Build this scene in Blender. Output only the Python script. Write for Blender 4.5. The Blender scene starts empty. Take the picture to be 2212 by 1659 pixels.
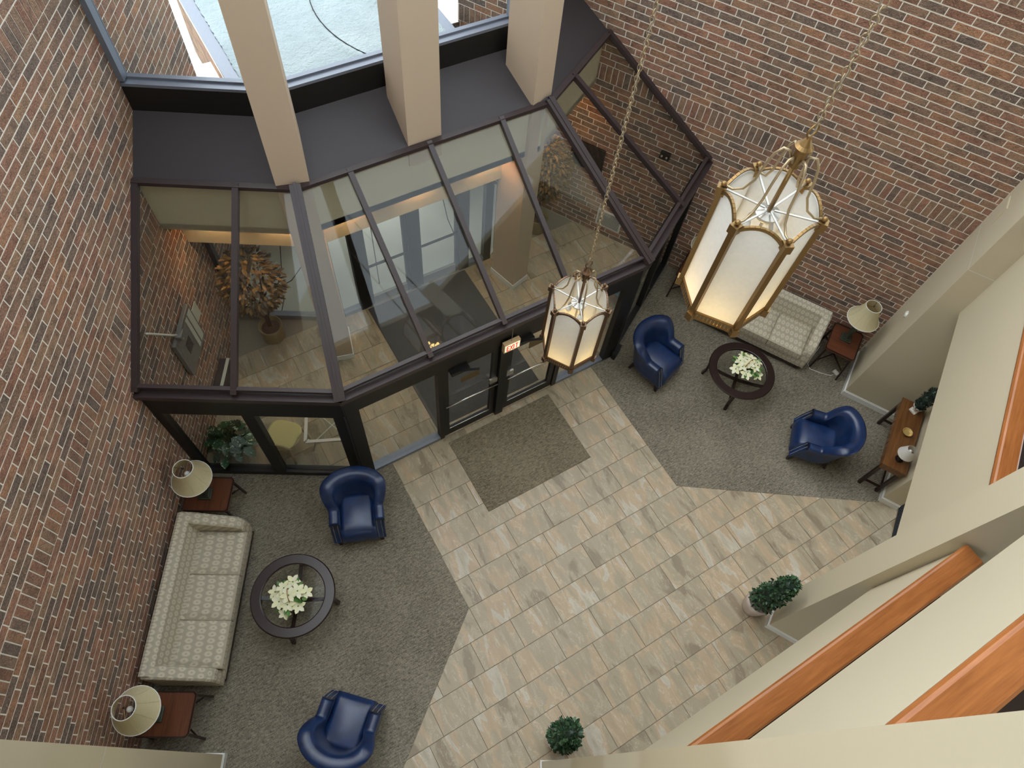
import bpy, math, random
from mathutils import Vector, Matrix
random.seed(7)
RADS = math.radians
SC = bpy.context.scene
COL = SC.collection
# ------------------------------------------------------------------ camera, world, light, exposure
HC = 9.65
cam_d = bpy.data.cameras.new('camera')
cam = bpy.data.objects.new('camera', cam_d); COL.objects.link(cam)
cam_d.sensor_width = 36.0; cam_d.lens = 1482.0 / 2212.0 * 36.0; cam_d.clip_start = 0.02; cam_d.clip_end = 200
RM = ((0.86152893, -0.41018838, 0.29918789), (-0.50303352, -0.76942371, 0.39362981), (0.06873988, -0.48962501, -0.86921929))
cam.matrix_world = Matrix(((RM[0][0], -RM[0][1], -RM[0][2], 0), (RM[1][0], -RM[1][1], -RM[1][2], 0), (RM[2][0], -RM[2][1], -RM[2][2], HC), (0, 0, 0, 1)))
SC.camera = cam

world = bpy.data.worlds.new('overcast_sky'); SC.world = world
world.use_nodes = True
bg = world.node_tree.nodes['Background']
bg.inputs['Color'].default_value = (0.83, 0.93, 1.0, 1); bg.inputs['Strength'].default_value = 1.15

sun_d = bpy.data.lights.new('soft_daylight', 'SUN'); sun_d.energy = 1.0; sun_d.angle = RADS(70); sun_d.color = (1.0, 0.98, 0.95)
sun = bpy.data.objects.new('soft_daylight', sun_d); COL.objects.link(sun)
sun.rotation_euler = Vector((0.20, -0.62, -0.75)).to_track_quat('-Z', 'Y').to_euler()   # overcast glow from the window side

SC.view_settings.view_transform = 'Standard'; SC.view_settings.look = 'None'
SC.view_settings.exposure = 1.15; SC.view_settings.gamma = 1.0
SC.view_settings.use_curve_mapping = False
SC.cycles.max_bounces = 8; SC.cycles.diffuse_bounces = 4; SC.cycles.glossy_bounces = 3; SC.cycles.transparent_max_bounces = 20
SC.cycles.use_adaptive_sampling = True; SC.cycles.adaptive_threshold = 0.1; SC.cycles.adaptive_min_samples = 16
SC.cycles.sample_clamp_indirect = 6.0; SC.cycles.caustics_reflective = False; SC.cycles.caustics_refractive = False

def project(p):
    d = (p[0], p[1], p[2] - HC)
    c = [sum(RM[i][k] * d[i] for i in range(3)) for k in range(3)]
    if c[2] < 0.1: return None
    return (1106 + 1482 * c[0] / c[2], 829.5 + 1482 * c[1] / c[2])

# ------------------------------------------------------------------ materials
def lin(c):
    return tuple(((v / 12.92) if v <= 0.04045 else ((v + 0.055) / 1.055) ** 2.4) for v in (x / 255.0 for x in c)) + (1.0,)
class NT:
    def __init__(s, name):
        s.m = bpy.data.materials.new(name); s.m.use_nodes = True; s.t = s.m.node_tree
        s.b = s.t.nodes['Principled BSDF']; s.out = s.t.nodes['Material Output']
    def n(s, kind, **kw):
        nd = s.t.nodes.new(kind)
        for k, v in kw.items():
            if k.startswith('i_'):
                key = k[2:]; key = int(key) if key.isdigit() else key.replace('_', ' ')
                nd.inputs[key].default_value = v
            else: setattr(nd, k, v)
        return nd
    def l(s, a, b): s.t.links.new(a, b)
    def ramp(s, fac, stops, interp='LINEAR'):
        r = s.n('ShaderNodeValToRGB'); cr = r.color_ramp; cr.interpolation = interp
        while len(cr.elements) < len(stops): cr.elements.new(0.5)
        for e, (p, c) in zip(cr.elements, stops): e.position = p; e.color = c
        s.l(fac, r.inputs[0]); return r.outputs[0]
    def mix(s, fac, a, b, mode='MIX'):
        m = s.n('ShaderNodeMix', data_type='RGBA', blend_type=mode)
        for sock, v in ((m.inputs[0], fac), (m.inputs[6], a), (m.inputs[7], b)):
            if hasattr(v, 'node'): s.l(v, sock)
            else: sock.default_value = v
        return m.outputs[2]
    def math(s, op, a, b=None, c=None):
        m = s.n('ShaderNodeMath', operation=op)
        for i, v in enumerate((a, b, c)):
            if v is None: continue
            if hasattr(v, 'node'): s.l(v, m.inputs[i])
            else: m.inputs[i].default_value = v
        return m.outputs[0]
    def coord(s, which='Object'): return s.n('ShaderNodeTexCoord').outputs[which]
    def pos(s): return s.n('ShaderNodeNewGeometry').outputs['Position']
    def mapping(s, v, scale=(1, 1, 1), rot=(0, 0, 0), loc=(0, 0, 0)):
        m = s.n('ShaderNodeMapping'); s.l(v, m.inputs[0])
        m.inputs['Scale'].default_value = scale; m.inputs['Rotation'].default_value = rot; m.inputs['Location'].default_value = loc
        return m.outputs[0]
    def noise(s, v, scale, detail=3, rough=0.55, dist=0.0):
        n = s.n('ShaderNodeTexNoise'); s.l(v, n.inputs['Vector'])
        n.inputs['Scale'].default_value = scale; n.inputs['Detail'].default_value = detail
        n.inputs['Roughness'].default_value = rough; n.inputs['Distortion'].default_value = dist
        return n.outputs[0]
    def bump(s, h, strength=0.3, dist=0.01):
        b = s.n('ShaderNodeBump'); s.l(h, b.inputs['Height'])
        b.inputs['Strength'].default_value = strength; b.inputs['Distance'].default_value = dist
        s.l(b.outputs[0], s.b.inputs['Normal'])
    def set(s, col=None, rough=0.6, metal=0.0, **kw):
        if col is not None:
            if hasattr(col, 'node'): s.l(col, s.b.inputs['Base Color'])
            else: s.b.inputs['Base Color'].default_value = col
        s.b.inputs['Roughness'].default_value = rough; s.b.inputs['Metallic'].default_value = metal
        for k, v in kw.items(): s.b.inputs[k.replace('_', ' ')].default_value = v
        return s.m
M = {}
def plain(name, rgb, rough=0.6, metal=0.0, var=0.0, nscale=30, bump=0.0, **kw):
    t = NT(name); c = lin(rgb)
    if var or bump:
        f = t.noise(t.coord(), nscale, 4)
        if var:
            c = t.mix(f, tuple(min(1, x * (1 - var)) for x in c[:3]) + (1,), tuple(min(1, x * (1 + var)) for x in c[:3]) + (1,))
        if bump: t.bump(f, bump, 0.004)
    M[name] = t.set(c, rough, metal, **kw); return M[name]

plain('paint', (202, 191, 165), 0.75, var=0.02, nscale=60, bump=0.03)
plain('column_paint', (196, 175, 153), 0.75, var=0.02, nscale=60)
plain('white_trim', (228, 228, 224), 0.45, var=0.02)
plain('dark_frame', (56, 45, 46), 0.4, var=0.1, nscale=12)
plain('black_frame', (15, 14, 15), 0.45, var=0.12, nscale=12)
plain('dark_panel', (52, 47, 50), 0.55, var=0.10, nscale=40, bump=0.08)
plain('sill_metal', (120, 126, 140), 0.35, 0.3, var=0.05)
plain('mortar', (238, 232, 222), 0.9, var=0.12, nscale=20, bump=0.2)
plain('dark_carpet', (58, 44, 38), 0.95, var=0.3, nscale=90)
plain('brass', (138, 110, 70), 0.38, 0.85, var=0.08, nscale=10)
plain('bronze', (112, 88, 68), 0.36, 0.85, var=0.1, nscale=10)
plain('nickel', (190, 186, 178), 0.35, 0.85)
plain('sofa_piping', (176, 167, 147), 0.85)
plain('gold', (222, 194, 128), 0.3, 0.6)
plain('chain_metal', (168, 150, 120), 0.38, 0.75)
plain('chrome', (205, 205, 205), 0.18, 1.0)
plain('dark_wood', (38, 24, 22), 0.28, var=0.2, nscale=14)
plain('leg_wood', (40, 22, 18), 0.35, var=0.2, nscale=14)
plain('white_plastic', (226, 224, 214), 0.4)
plain('ceramic', (232, 228, 220), 0.35, var=0.03)
plain('pot_pink', (196, 180, 170), 0.55, var=0.06, nscale=18)
plain('verdigris', (70, 76, 64), 0.45, 0.4, var=0.35, nscale=20)
plain('dark_ceramic', (22, 18, 22), 0.15)
plain('bark', (84, 60, 44), 0.85, var=0.3, nscale=40, bump=0.3)
plain('moss', (92, 66, 52), 0.95, var=0.4, nscale=60, bump=0.5)
plain('basket_pot', (150, 132, 92), 0.7, var=0.2, nscale=30, bump=0.2)
plain('grey_metal', (134, 134, 132), 0.45, 0.4, var=0.05)
plain('pale_panel', (196, 200, 190), 0.35)
plain('rattan', (190, 170, 132), 0.6, var=0.12, nscale=30)
plain('seat_yellow', (206, 194, 132), 0.8, var=0.06, nscale=60)
plain('white_iron', (222, 220, 210), 0.4)
plain('concrete', (212, 214, 204), 0.9, var=0.12, nscale=2.5, bump=0.1)
plain('rubber_mat', (34, 34, 38), 0.9, var=0.25, nscale=60)
plain('entry_mat', (74, 74, 76), 0.95, var=0.25, nscale=120, bump=0.2)
plain('handle_wood', (160, 118, 62), 0.6)
plain('stem_green', (70, 92, 48), 0.6)
plain('brown_plate', (92, 74, 44), 0.5)
plain('cap_wood_end', (150, 88, 46), 0.4)
plain('beige_box', (206, 178, 138), 0.45, var=0.1, nscale=12)

def wood(name, c1, c2, rough, axis, sc=1.0):
    t = NT(name); s = [24 * sc, 24 * sc, 24 * sc]; s[axis] = 1.6 * sc
    v = t.mapping(t.coord(), scale=tuple(s))
    n = t.noise(v, 1.0, 5, 0.6, 0.6); n2 = t.noise(v, 4.0, 3, 0.5, 0.2)
    f = t.math('ADD', t.math('MULTIPLY', n, 0.7), t.math('MULTIPLY', n2, 0.3))
    c = t.ramp(f, [(0.32, lin(c1)), (0.68, lin(c2))])
    t.bump(n2, 0.06, 0.003); M[name] = t.set(c, rough); return M[name]
wood('cherry_x', (134, 78, 38), (172, 108, 58), 0.28, 0)
wood('mahogany', (72, 40, 26), (112, 66, 44), 0.28, 0)
wood('walnut', (84, 52, 28), (126, 84, 46), 0.3, 0)

def brick_mat(name, stops):
    t = NT(name)
    oi = t.n('ShaderNodeObjectInfo').outputs['Random']; gi = t.n('ShaderNodeNewGeometry').outputs['Random Per Island']
    r = t.math('FRACT', t.math('ADD', t.math('MULTIPLY', oi, 7.31), gi))
    c = t.ramp(r, stops)
    p = t.pos()
    blot = t.noise(p, 7, 3, 0.62)
    fine = t.noise(p, 70, 2, 0.65, 0.0)
    c = t.mix(0.85, c, t.ramp(blot, [(0.3, (0.58, 0.59, 0.62, 1)), (0.52, (1.0, 1.0, 1.0, 1)), (0.72, (1.32, 1.2, 1.08, 1))]), 'MULTIPLY')
    c = t.mix(0.6, c, t.ramp(fine, [(0.32, (0.62, 0.62, 0.62, 1)), (0.62, (1.22, 1.2, 1.18, 1))]), 'MULTIPLY')
    scr = t.noise(t.mapping(p, scale=(1, 1, 1)), 26, 2, 0.5, 1.6)
    ridge = t.math('ABSOLUTE', t.math('SUBTRACT', scr, 0.5))
    c = t.mix(t.math('LESS_THAN', ridge, 0.008), c, lin((196, 160, 132)))
    h = t.math('ADD', t.math('MULTIPLY', fine, 0.5), t.math('MULTIPLY', scr, 1.0))
    t.bump(h, 0.9, 0.02)
    M[name] = t.set(c, 0.85); return M[name]
B1 = [(0.0, lin((145, 105, 89))), (0.16, lin((164, 122, 103))), (0.32, lin((139, 112, 97))), (0.46, lin((160, 129, 105))), (0.60, lin((126, 108, 97))), (0.74, lin((112, 99, 93))), (0.86, lin((168, 126, 99))), (1.0, lin((129, 97, 82)))]
brick_mat('brick', B1)

def carpet_mat(name, ca, cb, rot):
    t = NT(name); p = t.pos()
    a = t.noise(t.mapping(p, scale=(1, 5, 1), rot=(0, 0, rot)), 14, 5, 0.75)
    b = t.noise(t.mapping(p, scale=(4, 1, 1), rot=(0, 0, rot)), 30, 3, 0.7)
    big = t.noise(p, 1.3, 2)
    f = t.math('ADD', t.math('MULTIPLY', a, 0.55), t.math('ADD', t.math('MULTIPLY', b, 0.35), t.math('MULTIPLY', big, 0.12)))
    c = t.ramp(f, [(0.42, lin(ca)), (0.62, lin(cb))])
    t.bump(t.noise(p, 220, 2), 0.4, 0.006)
    M[name] = t.set(c, 0.95); return M[name]
carpet_mat('carpet', (82, 76, 65), (158, 150, 132), 0.5)
carpet_mat('mat_carpet', (86, 77, 62), (150, 139, 116), 0.2)

def tile_mat(name, base, light, pink, dark):
    t = NT(name); p = t.pos()
    rnd = t.n('ShaderNodeObjectInfo').outputs['Random']
    off = t.n('ShaderNodeCombineXYZ'); t.l(t.math('MULTIPLY', rnd, 37.0), off.inputs[0]); t.l(t.math('MULTIPLY', rnd, 53.0), off.inputs[1])
    va = t.n('ShaderNodeVectorMath', operation='ADD'); t.l(p, va.inputs[0]); t.l(off.outputs[0], va.inputs[1])
    v = t.mapping(va.outputs[0], rot=(0, 0, math.radians(-28)), scale=(2.6, 0.8, 1))
    n1 = t.noise(v, 1.25, 5, 0.55, 0.5)
    n2 = t.noise(v, 3.5, 6, 0.65, 0.8)
    n3 = t.noise(va.outputs[0], 55, 3, 0.7)
    c = t.ramp(n1, [(0.36, lin(dark)), (0.41, lin(base)), (0.50, lin(base)), (0.53, lin(pink)), (0.60, lin(pink)), (0.615, lin(light)), (0.72, lin(base))])
    c = t.mix(0.5, c, t.ramp(n2, [(0.35, (0.86, 0.84, 0.80, 1)), (0.65, (1.12, 1.12, 1.12, 1))]), 'MULTIPLY')
    vein = t.math('LESS_THAN', t.math('ABSOLUTE', t.math('SUBTRACT', n2, 0.56)), 0.006)
    c = t.mix(t.math('MULTIPLY', vein, 0.35), c, lin((228, 216, 196)))
    c = t.mix(0.35, c, t.ramp(n3, [(0.35, (0.85, 0.85, 0.85, 1)), (0.6, (1.08, 1.08, 1.08, 1))]), 'MULTIPLY')
    t.bump(n2, 0.12, 0.004)
    M[name] = t.set(c, 0.42); return M[name]
tile_mat('stone_tile', (165, 152, 128), (186, 178, 162), (178, 157, 129), (140, 126, 104))
plain('grout', (142, 132, 116), 0.9, var=0.1)

def fabric_mat():
    t = NT('sofa_fabric'); s = t.n('ShaderNodeSeparateXYZ'); t.l(t.coord(), s.inputs[0])
    u = t.math('MULTIPLY', t.math('ADD', s.outputs[0], t.math('MULTIPLY', s.outputs[1], 0.0)), 13.0)
    v = t.math('MULTIPLY', t.math('SUBTRACT', s.outputs[1], s.outputs[2]), 7.5)
    row = t.math('FLOOR', v); par = t.math('MULTIPLY', t.math('FRACT', t.math('MULTIPLY', row, 0.5)), 1.0)
    fu = t.math('SUBTRACT', t.math('FRACT', t.math('ADD', u, par)), 0.5)
    fv = t.math('SUBTRACT', t.math('FRACT', v), 0.5)
    d = t.math('SQRT', t.math('ADD', t.math('MULTIPLY', t.math('MULTIPLY', fu, fu), 4.4), t.math('MULTIPLY', t.math('MULTIPLY', fv, fv), 5.5)))
    wob = t.noise(t.coord(), 60, 2)
    d = t.math('ADD', d, t.math('MULTIPLY', t.math('SUBTRACT', wob, 0.5), 0.25))
    c = t.ramp(d, [(0.0, lin((176, 168, 150))), (0.20, lin((178, 170, 152))), (0.34, lin((202, 194, 174))), (0.70, lin((202, 194, 174))), (0.95, lin((178, 170, 152))), (1.0, lin((174, 166, 148)))])
    t.bump(t.noise(t.coord(), 260, 2), 0.25, 0.003)
    M['sofa_fabric'] = t.set(c, 0.9)
fabric_mat()
t = NT('navy_leather'); n = t.noise(t.coord(), 7, 3); n2 = t.noise(t.coord(), 160, 2)
c = t.ramp(n, [(0.3, lin((15, 33, 68))), (0.7, lin((25, 52, 98)))]); t.bump(n2, 0.1, 0.002)
M['navy_leather'] = t.set(c, 0.34); t.b.inputs['Coat Weight'].default_value = 0.25; t.b.inputs['Coat Roughness'].default_value = 0.25
def shade_mat(name, rgb, tr):
    t = NT(name); n = t.noise(t.coord(), 35, 4)
    c = t.mix(n, tuple(x * 0.88 for x in lin(rgb)[:3]) + (1,), lin(rgb))
    t.set(c, 0.8); tl = t.n('ShaderNodeBsdfTranslucent'); t.l(c, tl.inputs[0]); mx = t.n('ShaderNodeMixShader'); mx.inputs[0].default_value = tr
    t.l(t.b.outputs[0], mx.inputs[1]); t.l(tl.outputs[0], mx.inputs[2]); t.l(mx.outputs[0], t.out.inputs[0]); M[name] = t.m
shade_mat('shade_parchment', (230, 219, 180), 0.3)
shade_mat('shade_white', (240, 238, 232), 0.25)
shade_mat('lantern_glass', (246, 245, 242), 0.5)
def glass_mat(name, tint, refl):
    t = NT(name); t.t.nodes.remove(t.b)
    tr = t.n('ShaderNodeBsdfTransparent'); tr.inputs[0].default_value = tint
    gl = t.n('ShaderNodeBsdfGlossy'); gl.inputs['Roughness'].default_value = 0.02; gl.inputs[0].default_value = (1, 1, 1, 1)
    lw = t.n('ShaderNodeLayerWeight'); lw.inputs[0].default_value = 0.5
    f = t.math('MULTIPLY', t.math('ADD', 0.035, t.math('MULTIPLY', t.math('POWER', lw.outputs['Facing'], 5.0), 0.9)), refl)
    mx = t.n('ShaderNodeMixShader'); t.l(f, mx.inputs[0]); t.l(tr.outputs[0], mx.inputs[1]); t.l(gl.outputs[0], mx.inputs[2]); t.l(mx.outputs[0], t.out.inputs[0])
    M[name] = t.m
glass_mat('roof_glass', (0.91, 0.92, 0.91, 1), 0.7)
glass_mat('door_glass', (0.91, 0.92, 0.91, 1), 0.9)
glass_mat('clear_glass', (0.98, 0.99, 0.98, 1), 0.4)
glass_mat('table_glass', (0.97, 0.98, 0.97, 1), 0.15)
def emit(name, rgb, s):
    t = NT(name); t.b.inputs['Emission Color'].default_value = lin(rgb); t.b.inputs['Emission Strength'].default_value = s
    M[name] = t.set(lin(rgb), 0.5)
emit('bulb_glow', (255, 214, 130), 10.0)
emit('downlight_glow', (255, 214, 150), 10.0)
emit('exit_face', (255, 236, 200), 0.45)
emit('exit_red', (220, 40, 26), 0.5)
plain('bulb_white', (240, 240, 240), 0.3)
def leaf_mat(name, a, b, rough=0.45):
    t = NT(name); gi = t.n('ShaderNodeNewGeometry').outputs['Random Per Island']
    c = t.ramp(gi, [(0.0, lin(a)), (1.0, lin(b))]); M[name] = t.set(c, rough)
leaf_mat('boxwood', (26, 52, 36), (78, 112, 74)); leaf_mat('dark_leaf', (20, 34, 30), (52, 72, 60))
leaf_mat('autumn_leaf', (44, 40, 32), (150, 118, 70)); leaf_mat('green_leaf', (52, 96, 40), (110, 150, 74))
leaf_mat('petal', (240, 238, 220), (232, 232, 186), 0.6)
t = NT('pothos_leaf'); gi = t.n('ShaderNodeNewGeometry').outputs['Random Per Island']
n = t.noise(t.mapping(t.coord(), scale=(1, 1, 1)), 18, 3, 0.6, 1.0)
c = t.mix(t.math('GREATER_THAN', n, 0.60), t.ramp(gi, [(0, lin((16, 44, 30))), (1, lin((40, 84, 54)))]), lin((176, 194, 160)))
M['pothos_leaf'] = t.set(c, 0.3)
t = NT('snow'); n = t.noise(t.pos(), 16, 4, 0.7); n2 = t.noise(t.pos(), 1.2, 2)
t.bump(n, 0.8, 0.05); M['snow'] = t.set(t.ramp(n2, [(0.3, lin((148, 160, 165))), (0.7, lin((168, 179, 183)))]), 0.85)

# ------------------------------------------------------------------ mesh helpers
class MB:
    def __init__(s): s.v = []; s.f = []
    def add(s, vs, fs):
        o = len(s.v); s.v += [tuple(v) for v in vs]; s.f += [tuple(o + i for i in f) for f in fs]; return s
    def box(s, x0, x1, y0, y1, z0, z1):
        return s.add([(x0, y0, z0), (x1, y0, z0), (x1, y1, z0), (x0, y1, z0), (x0, y0, z1), (x1, y0, z1), (x1, y1, z1), (x0, y1, z1)],
                     [(0, 3, 2, 1), (4, 5, 6, 7), (0, 1, 5, 4), (1, 2, 6, 5), (2, 3, 7, 6), (3, 0, 4, 7)])
    def hexa(s, b, tp):   # bottom quad (ccw), top quad
        return s.add(list(b) + list(tp), [(3, 2, 1, 0), (4, 5, 6, 7), (0, 1, 5, 4), (1, 2, 6, 5), (2, 3, 7, 6), (3, 0, 4, 7)])
    def prism(s, poly, z0, z1):
        a = sum(poly[i][0] * poly[(i + 1) % len(poly)][1] - poly[(i + 1) % len(poly)][0] * poly[i][1] for i in range(len(poly)))
        if a < 0: poly = poly[::-1]
        n = len(poly)
        return s.add([(x, y, z0) for x, y in poly] + [(x, y, z1) for x, y in poly],
                     [tuple(range(n - 1, -1, -1)), tuple(range(n, 2 * n))] + [(i, (i + 1) % n, n + (i + 1) % n, n + i) for i in range(n)])
    def bar(s, p, q, w, h, up=(0, 0, 1)):   # rectangular bar between two points
        p = Vector(p); q = Vector(q); d = (q - p).normalized(); u = Vector(up)
        if abs(d.dot(u)) > 0.98: u = Vector((1, 0, 0))
        r = d.cross(u).normalized(); u = r.cross(d).normalized()
        c = [(-w / 2, -h / 2), (w / 2, -h / 2), (w / 2, h / 2), (-w / 2, h / 2)]
        return s.hexa([p + r * a + u * b for a, b in c], [q + r * a + u * b for a, b in c])
    def tube(s, pts, r, n=8, cap=True):
        pts = [Vector(p) for p in pts]; rr = r if isinstance(r, (list, tuple)) else [r] * len(pts)
        rings = []; prev = None
        for i, p in enumerate(pts):
            d = (pts[min(i + 1, len(pts) - 1)] - pts[max(i - 1, 0)]).normalized()
            if prev is None: u = d.orthogonal().normalized()
            else: u = (prev - d * prev.dot(d)).normalized()
            prev = u; w = d.cross(u)
            rings.append([p + (u * math.cos(2 * math.pi * k / n) + w * math.sin(2 * math.pi * k / n)) * rr[i] for k in range(n)])
        vs = [v for ring in rings for v in ring]; fs = []
        for i in range(len(pts) - 1):
            for k in range(n): fs.append((i * n + k, i * n + (k + 1) % n, (i + 1) * n + (k + 1) % n, (i + 1) * n + k))
        if cap: fs += [tuple(range(n - 1, -1, -1)), tuple(range((len(pts) - 1) * n, len(pts) * n))]
        return s.add(vs, fs)
    def lathe(s, prof, n=24, c=(0, 0), rot=0.0, cap=True):
        vs = []; fs = []
        for r, z in prof:
            for k in range(n):
                a = rot + 2 * math.pi * k / n; vs.append((c[0] + r * math.cos(a), c[1] + r * math.sin(a), z))
        for i in range(len(prof) - 1):
            for k in range(n): fs.append((i * n + k, i * n + (k + 1) % n, (i + 1) * n + (k + 1) % n, (i + 1) * n + k))
        if cap: fs += [tuple(range(n - 1, -1, -1)), tuple(range((len(prof) - 1) * n, len(prof) * n))]
        return s.add(vs, fs)
    def ball(s, c, r, n=8, m=6, sz=1.0):
        prof = [(max(1e-4, r * math.sin(math.pi * i / m)), c[2] - r * sz * math.cos(math.pi * i / m)) for i in range(m + 1)]
        return s.lathe(prof, n, (c[0], c[1]))
    def leaf(s, p, d, nrm, L, W, bend=0.15):
        p = Vector(p); d = Vector(d).normalized(); nrm = Vector(nrm); r = d.cross(nrm)
        if r.length < 1e-3: r = d.orthogonal()
        r.normalize(); u = r.cross(d)
        vs = [p, p + d * L * .35 + r * W * .5 + u * L * bend * .4, p + d * L * .75 + r * W * .38 + u * L * bend * .3, p + d * L - u * L * bend * .2,
              p + d * L * .75 - r * W * .38 + u * L * bend * .3, p + d * L * .35 - r * W * .5 + u * L * bend * .4, p + d * L * .55]
        return s.add(vs, [(0, 1, 6), (1, 2, 6), (2, 3, 6), (3, 4, 6), (4, 5, 6), (5, 0, 6)])
    def xf(s, m):
        s.v = [tuple(m @ Vector(v)) for v in s.v]; return s
    def mesh(s, name, mat, smooth=False):
        me = bpy.data.meshes.new(name); me.from_pydata(s.v, [], s.f); me.materials.append(M[mat])
        if smooth: me.polygons.foreach_set('use_smooth', [True] * len(me.polygons))
        me.update(); return me
    def build(s, name, mat, parent=None, smooth=False, bevel=0.0, label=None, stuff=False):
        o = bpy.data.objects.new(name, s.mesh(name, mat, smooth)); COL.objects.link(o); o.parent = parent
        if bevel:
            b = o.modifiers.new('bevel', 'BEVEL'); b.width = bevel; b.segments = 2; b.limit_method = 'ANGLE'; b.angle_limit = math.radians(40)
        if smooth and bevel:
            pass
        if label: o['label'] = label
        if stuff: o['kind'] = 'stuff'
        return o
def thing(name, label, cat, loc=(0, 0, 0), rz=0.0, group=None):
    o = bpy.data.objects.new(name, None); COL.objects.link(o); o.empty_display_size = 0.1
    o.location = loc; o.rotation_euler = (0, 0, rz); o['label'] = label; o['category'] = cat
    if group: o['group'] = group
    return o
def tag(o, label, cat, group=None):
    o['label'] = label; o['category'] = cat
    if group: o['group'] = group
    return o
def struct(name, mb=None, mat=None, parent=None, **kw):
    if mb is None:
        o = bpy.data.objects.new(name, None); COL.objects.link(o)
    else: o = mb.build(name, mat, parent, **kw)
    o['kind'] = 'structure'; return o
def inst(name, me, loc, rz, parent):
    o = bpy.data.objects.new(name, me); COL.objects.link(o); o.location = loc; o.rotation_euler = (0, 0, rz); o.parent = parent; return o
def dup(root, loc, rz, label):
    r = root.copy(); COL.objects.link(r); r.location = loc; r.rotation_euler = (0, 0, rz); r['label'] = label
    for ch in list(root.children):
        c = ch.copy(); COL.objects.link(c); c.parent = r
        for g in list(ch.children):
            d = g.copy(); COL.objects.link(d); d.parent = c
    return r
RAD = math.radians
AX = 2.83; OFF = -3.83
C30, S30 = 0.8660254, 0.5
def LW(s, t, z=0.0): return (S30 * s + C30 * (OFF + t), C30 * s - S30 * (OFF + t), z)
def RW(s, t, z=0.0):
    x, y, z = LW(s, t, z); return (2 * AX - x, y, z)
WALLS = {'left': LW, 'right': RW}
# vestibule facets: corner, direction along u, outward direction
CORN_L = (0.586, 4.0); CORN_R = (2 * AX - 0.586, 4.0)
MIDW = CORN_R[0] - CORN_L[0]
def FM(u, d, z): return (CORN_L[0] + u, 4.0 + d, z)
def FL(u, d, z): return (CORN_L[0] - C30 * u + S30 * d, 4.0 + S30 * u + C30 * d, z)
def FR(u, d, z):
    x, y, z = FL(u, d, z); return (2 * AX - x, y, z)
UW = 2.335   # wall position along side facets
T15 = math.tan(RAD(15))
SLOPE = lambda d: 2.48 + 0.65 * d
def fbox(mb, F, u0, u1, d0, d1, z0, z1):
    a = [F(u0, d0, z0), F(u1, d0, z0), F(u1, d1, z0), F(u0, d1, z0)]; b = [F(u0, d0, z1), F(u1, d0, z1), F(u1, d1, z1), F(u0, d1, z1)]
    n = (Vector(a[1]) - Vector(a[0])).cross(Vector(a[3]) - Vector(a[0]))
    if n.z < 0: a = a[::-1]; b = b[::-1]
    return mb.hexa(a, b)

# ------------------------------------------------------------------ floor and tiles
floor = struct('floor', MB().prism([(-4.5, -6), (10.5, -6), (10.5, 5.0), FR(UW, 0.1, 0)[:2], FR(0, 0.1, 0)[:2], FL(0, 0.1, 0)[:2], FL(UW, 0.1, 0)[:2], (-4.5, 5.0)], -0.2, -0.008), 'grout')
VP = [FL(UW + 0.2, 0.0, 0)[:2], FL(UW + 0.2, 2.86, 0)[:2], FL(T15 * 2.86, 2.86, 0)[:2], FR(T15 * 2.86, 2.86, 0)[:2], FR(UW + 0.2, 2.86, 0)[:2], FR(UW + 0.2, 0.0, 0)[:2], (CORN_R[0], 4.02), (CORN_L[0], 4.02)]
struct('floor_vestibule', MB().prism(VP, -0.2, -0.009), 'grout')
carpetL = [LW(0.0, 0.0)[:2], LW(3.85, 0.0)[:2], FL(0.0, 0.10, 0)[:2], (1.04, 4.085), (1.04, 1.625), (-0.56, 0.354), (-1.9, -0.75), LW(-1.2, 0.0)[:2]]
carpetR = [(4.64, 4.085), FR(0.0, 0.10, 0)[:2], RW(3.85, 0.0)[:2], RW(-0.86, 0.0)[:2], RW(-0.86, 2.46)[:2], (7.25, -0.083), (4.64, 1.655)]
def inside(p, poly):
    r = False; n = len(poly)
    for i in range(n):
        (x1, y1), (x2, y2) = poly[i], poly[(i + 1) % n]
        if (y1 > p[1]) != (y2 > p[1]) and p[0] < (x2 - x1) * (p[1] - y1) / (y2 - y1) + x1: r = not r
    return r
TP, TL = 0.4035, 0.6096
tile_me = MB()
tile_me.hexa([(0.003, -TP + 0.003, -0.008), (TL - 0.003, -TP + 0.003, -0.008), (TL - 0.003, -0.003, -0.008), (0.003, -0.003, -0.008)],
             [(0.0045, -TP + 0.0045, 0.0), (TL - 0.0045, -TP + 0.0045, 0.0), (TL - 0.0045, -0.0045, 0.0), (0.0045, -0.0045, 0.0)])
tile_mesh = tile_me.mesh('tile', 'stone_tile')
far_tiles = MB(); cand = []
for m in range(-9, 14):
    yt = 1.621 + TP * m
    for k in range(-12, 18):
        x0 = 1.041 + 0.2032 * m + TL * k
        if x0 > 8.6 or x0 + TL < -2.6 or yt - TP > 8.2: continue
        pts = [(x0 + a * TL, yt - b * TP) for a in (0.02, 0.5, 0.98) for b in (0.02, 0.5, 0.98)]
        if all(inside(p, carpetL) for p in pts) or all(inside(p, carpetR) for p in pts): continue
        c = (x0 + TL / 2, yt - TP / 2)
        if c[0] * C30 - c[1] * S30 < OFF - 0.35 or (2 * AX - c[0]) * C30 - c[1] * S30 < OFF - 0.35: continue
        dv = min(c[1] - 4.0, S30 * (c[0] - CORN_L[0]) + C30 * (c[1] - 4.0), S30 * (CORN_R[0] - c[0]) + C30 * (c[1] - 4.0))
        if dv > 2.96: continue
        pr = project((c[0], c[1], 0))
        vis = pr and -60 < pr[0] < 2270 and -60 < pr[1] < 1720
        cand.append((vis, x0, yt))
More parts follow.
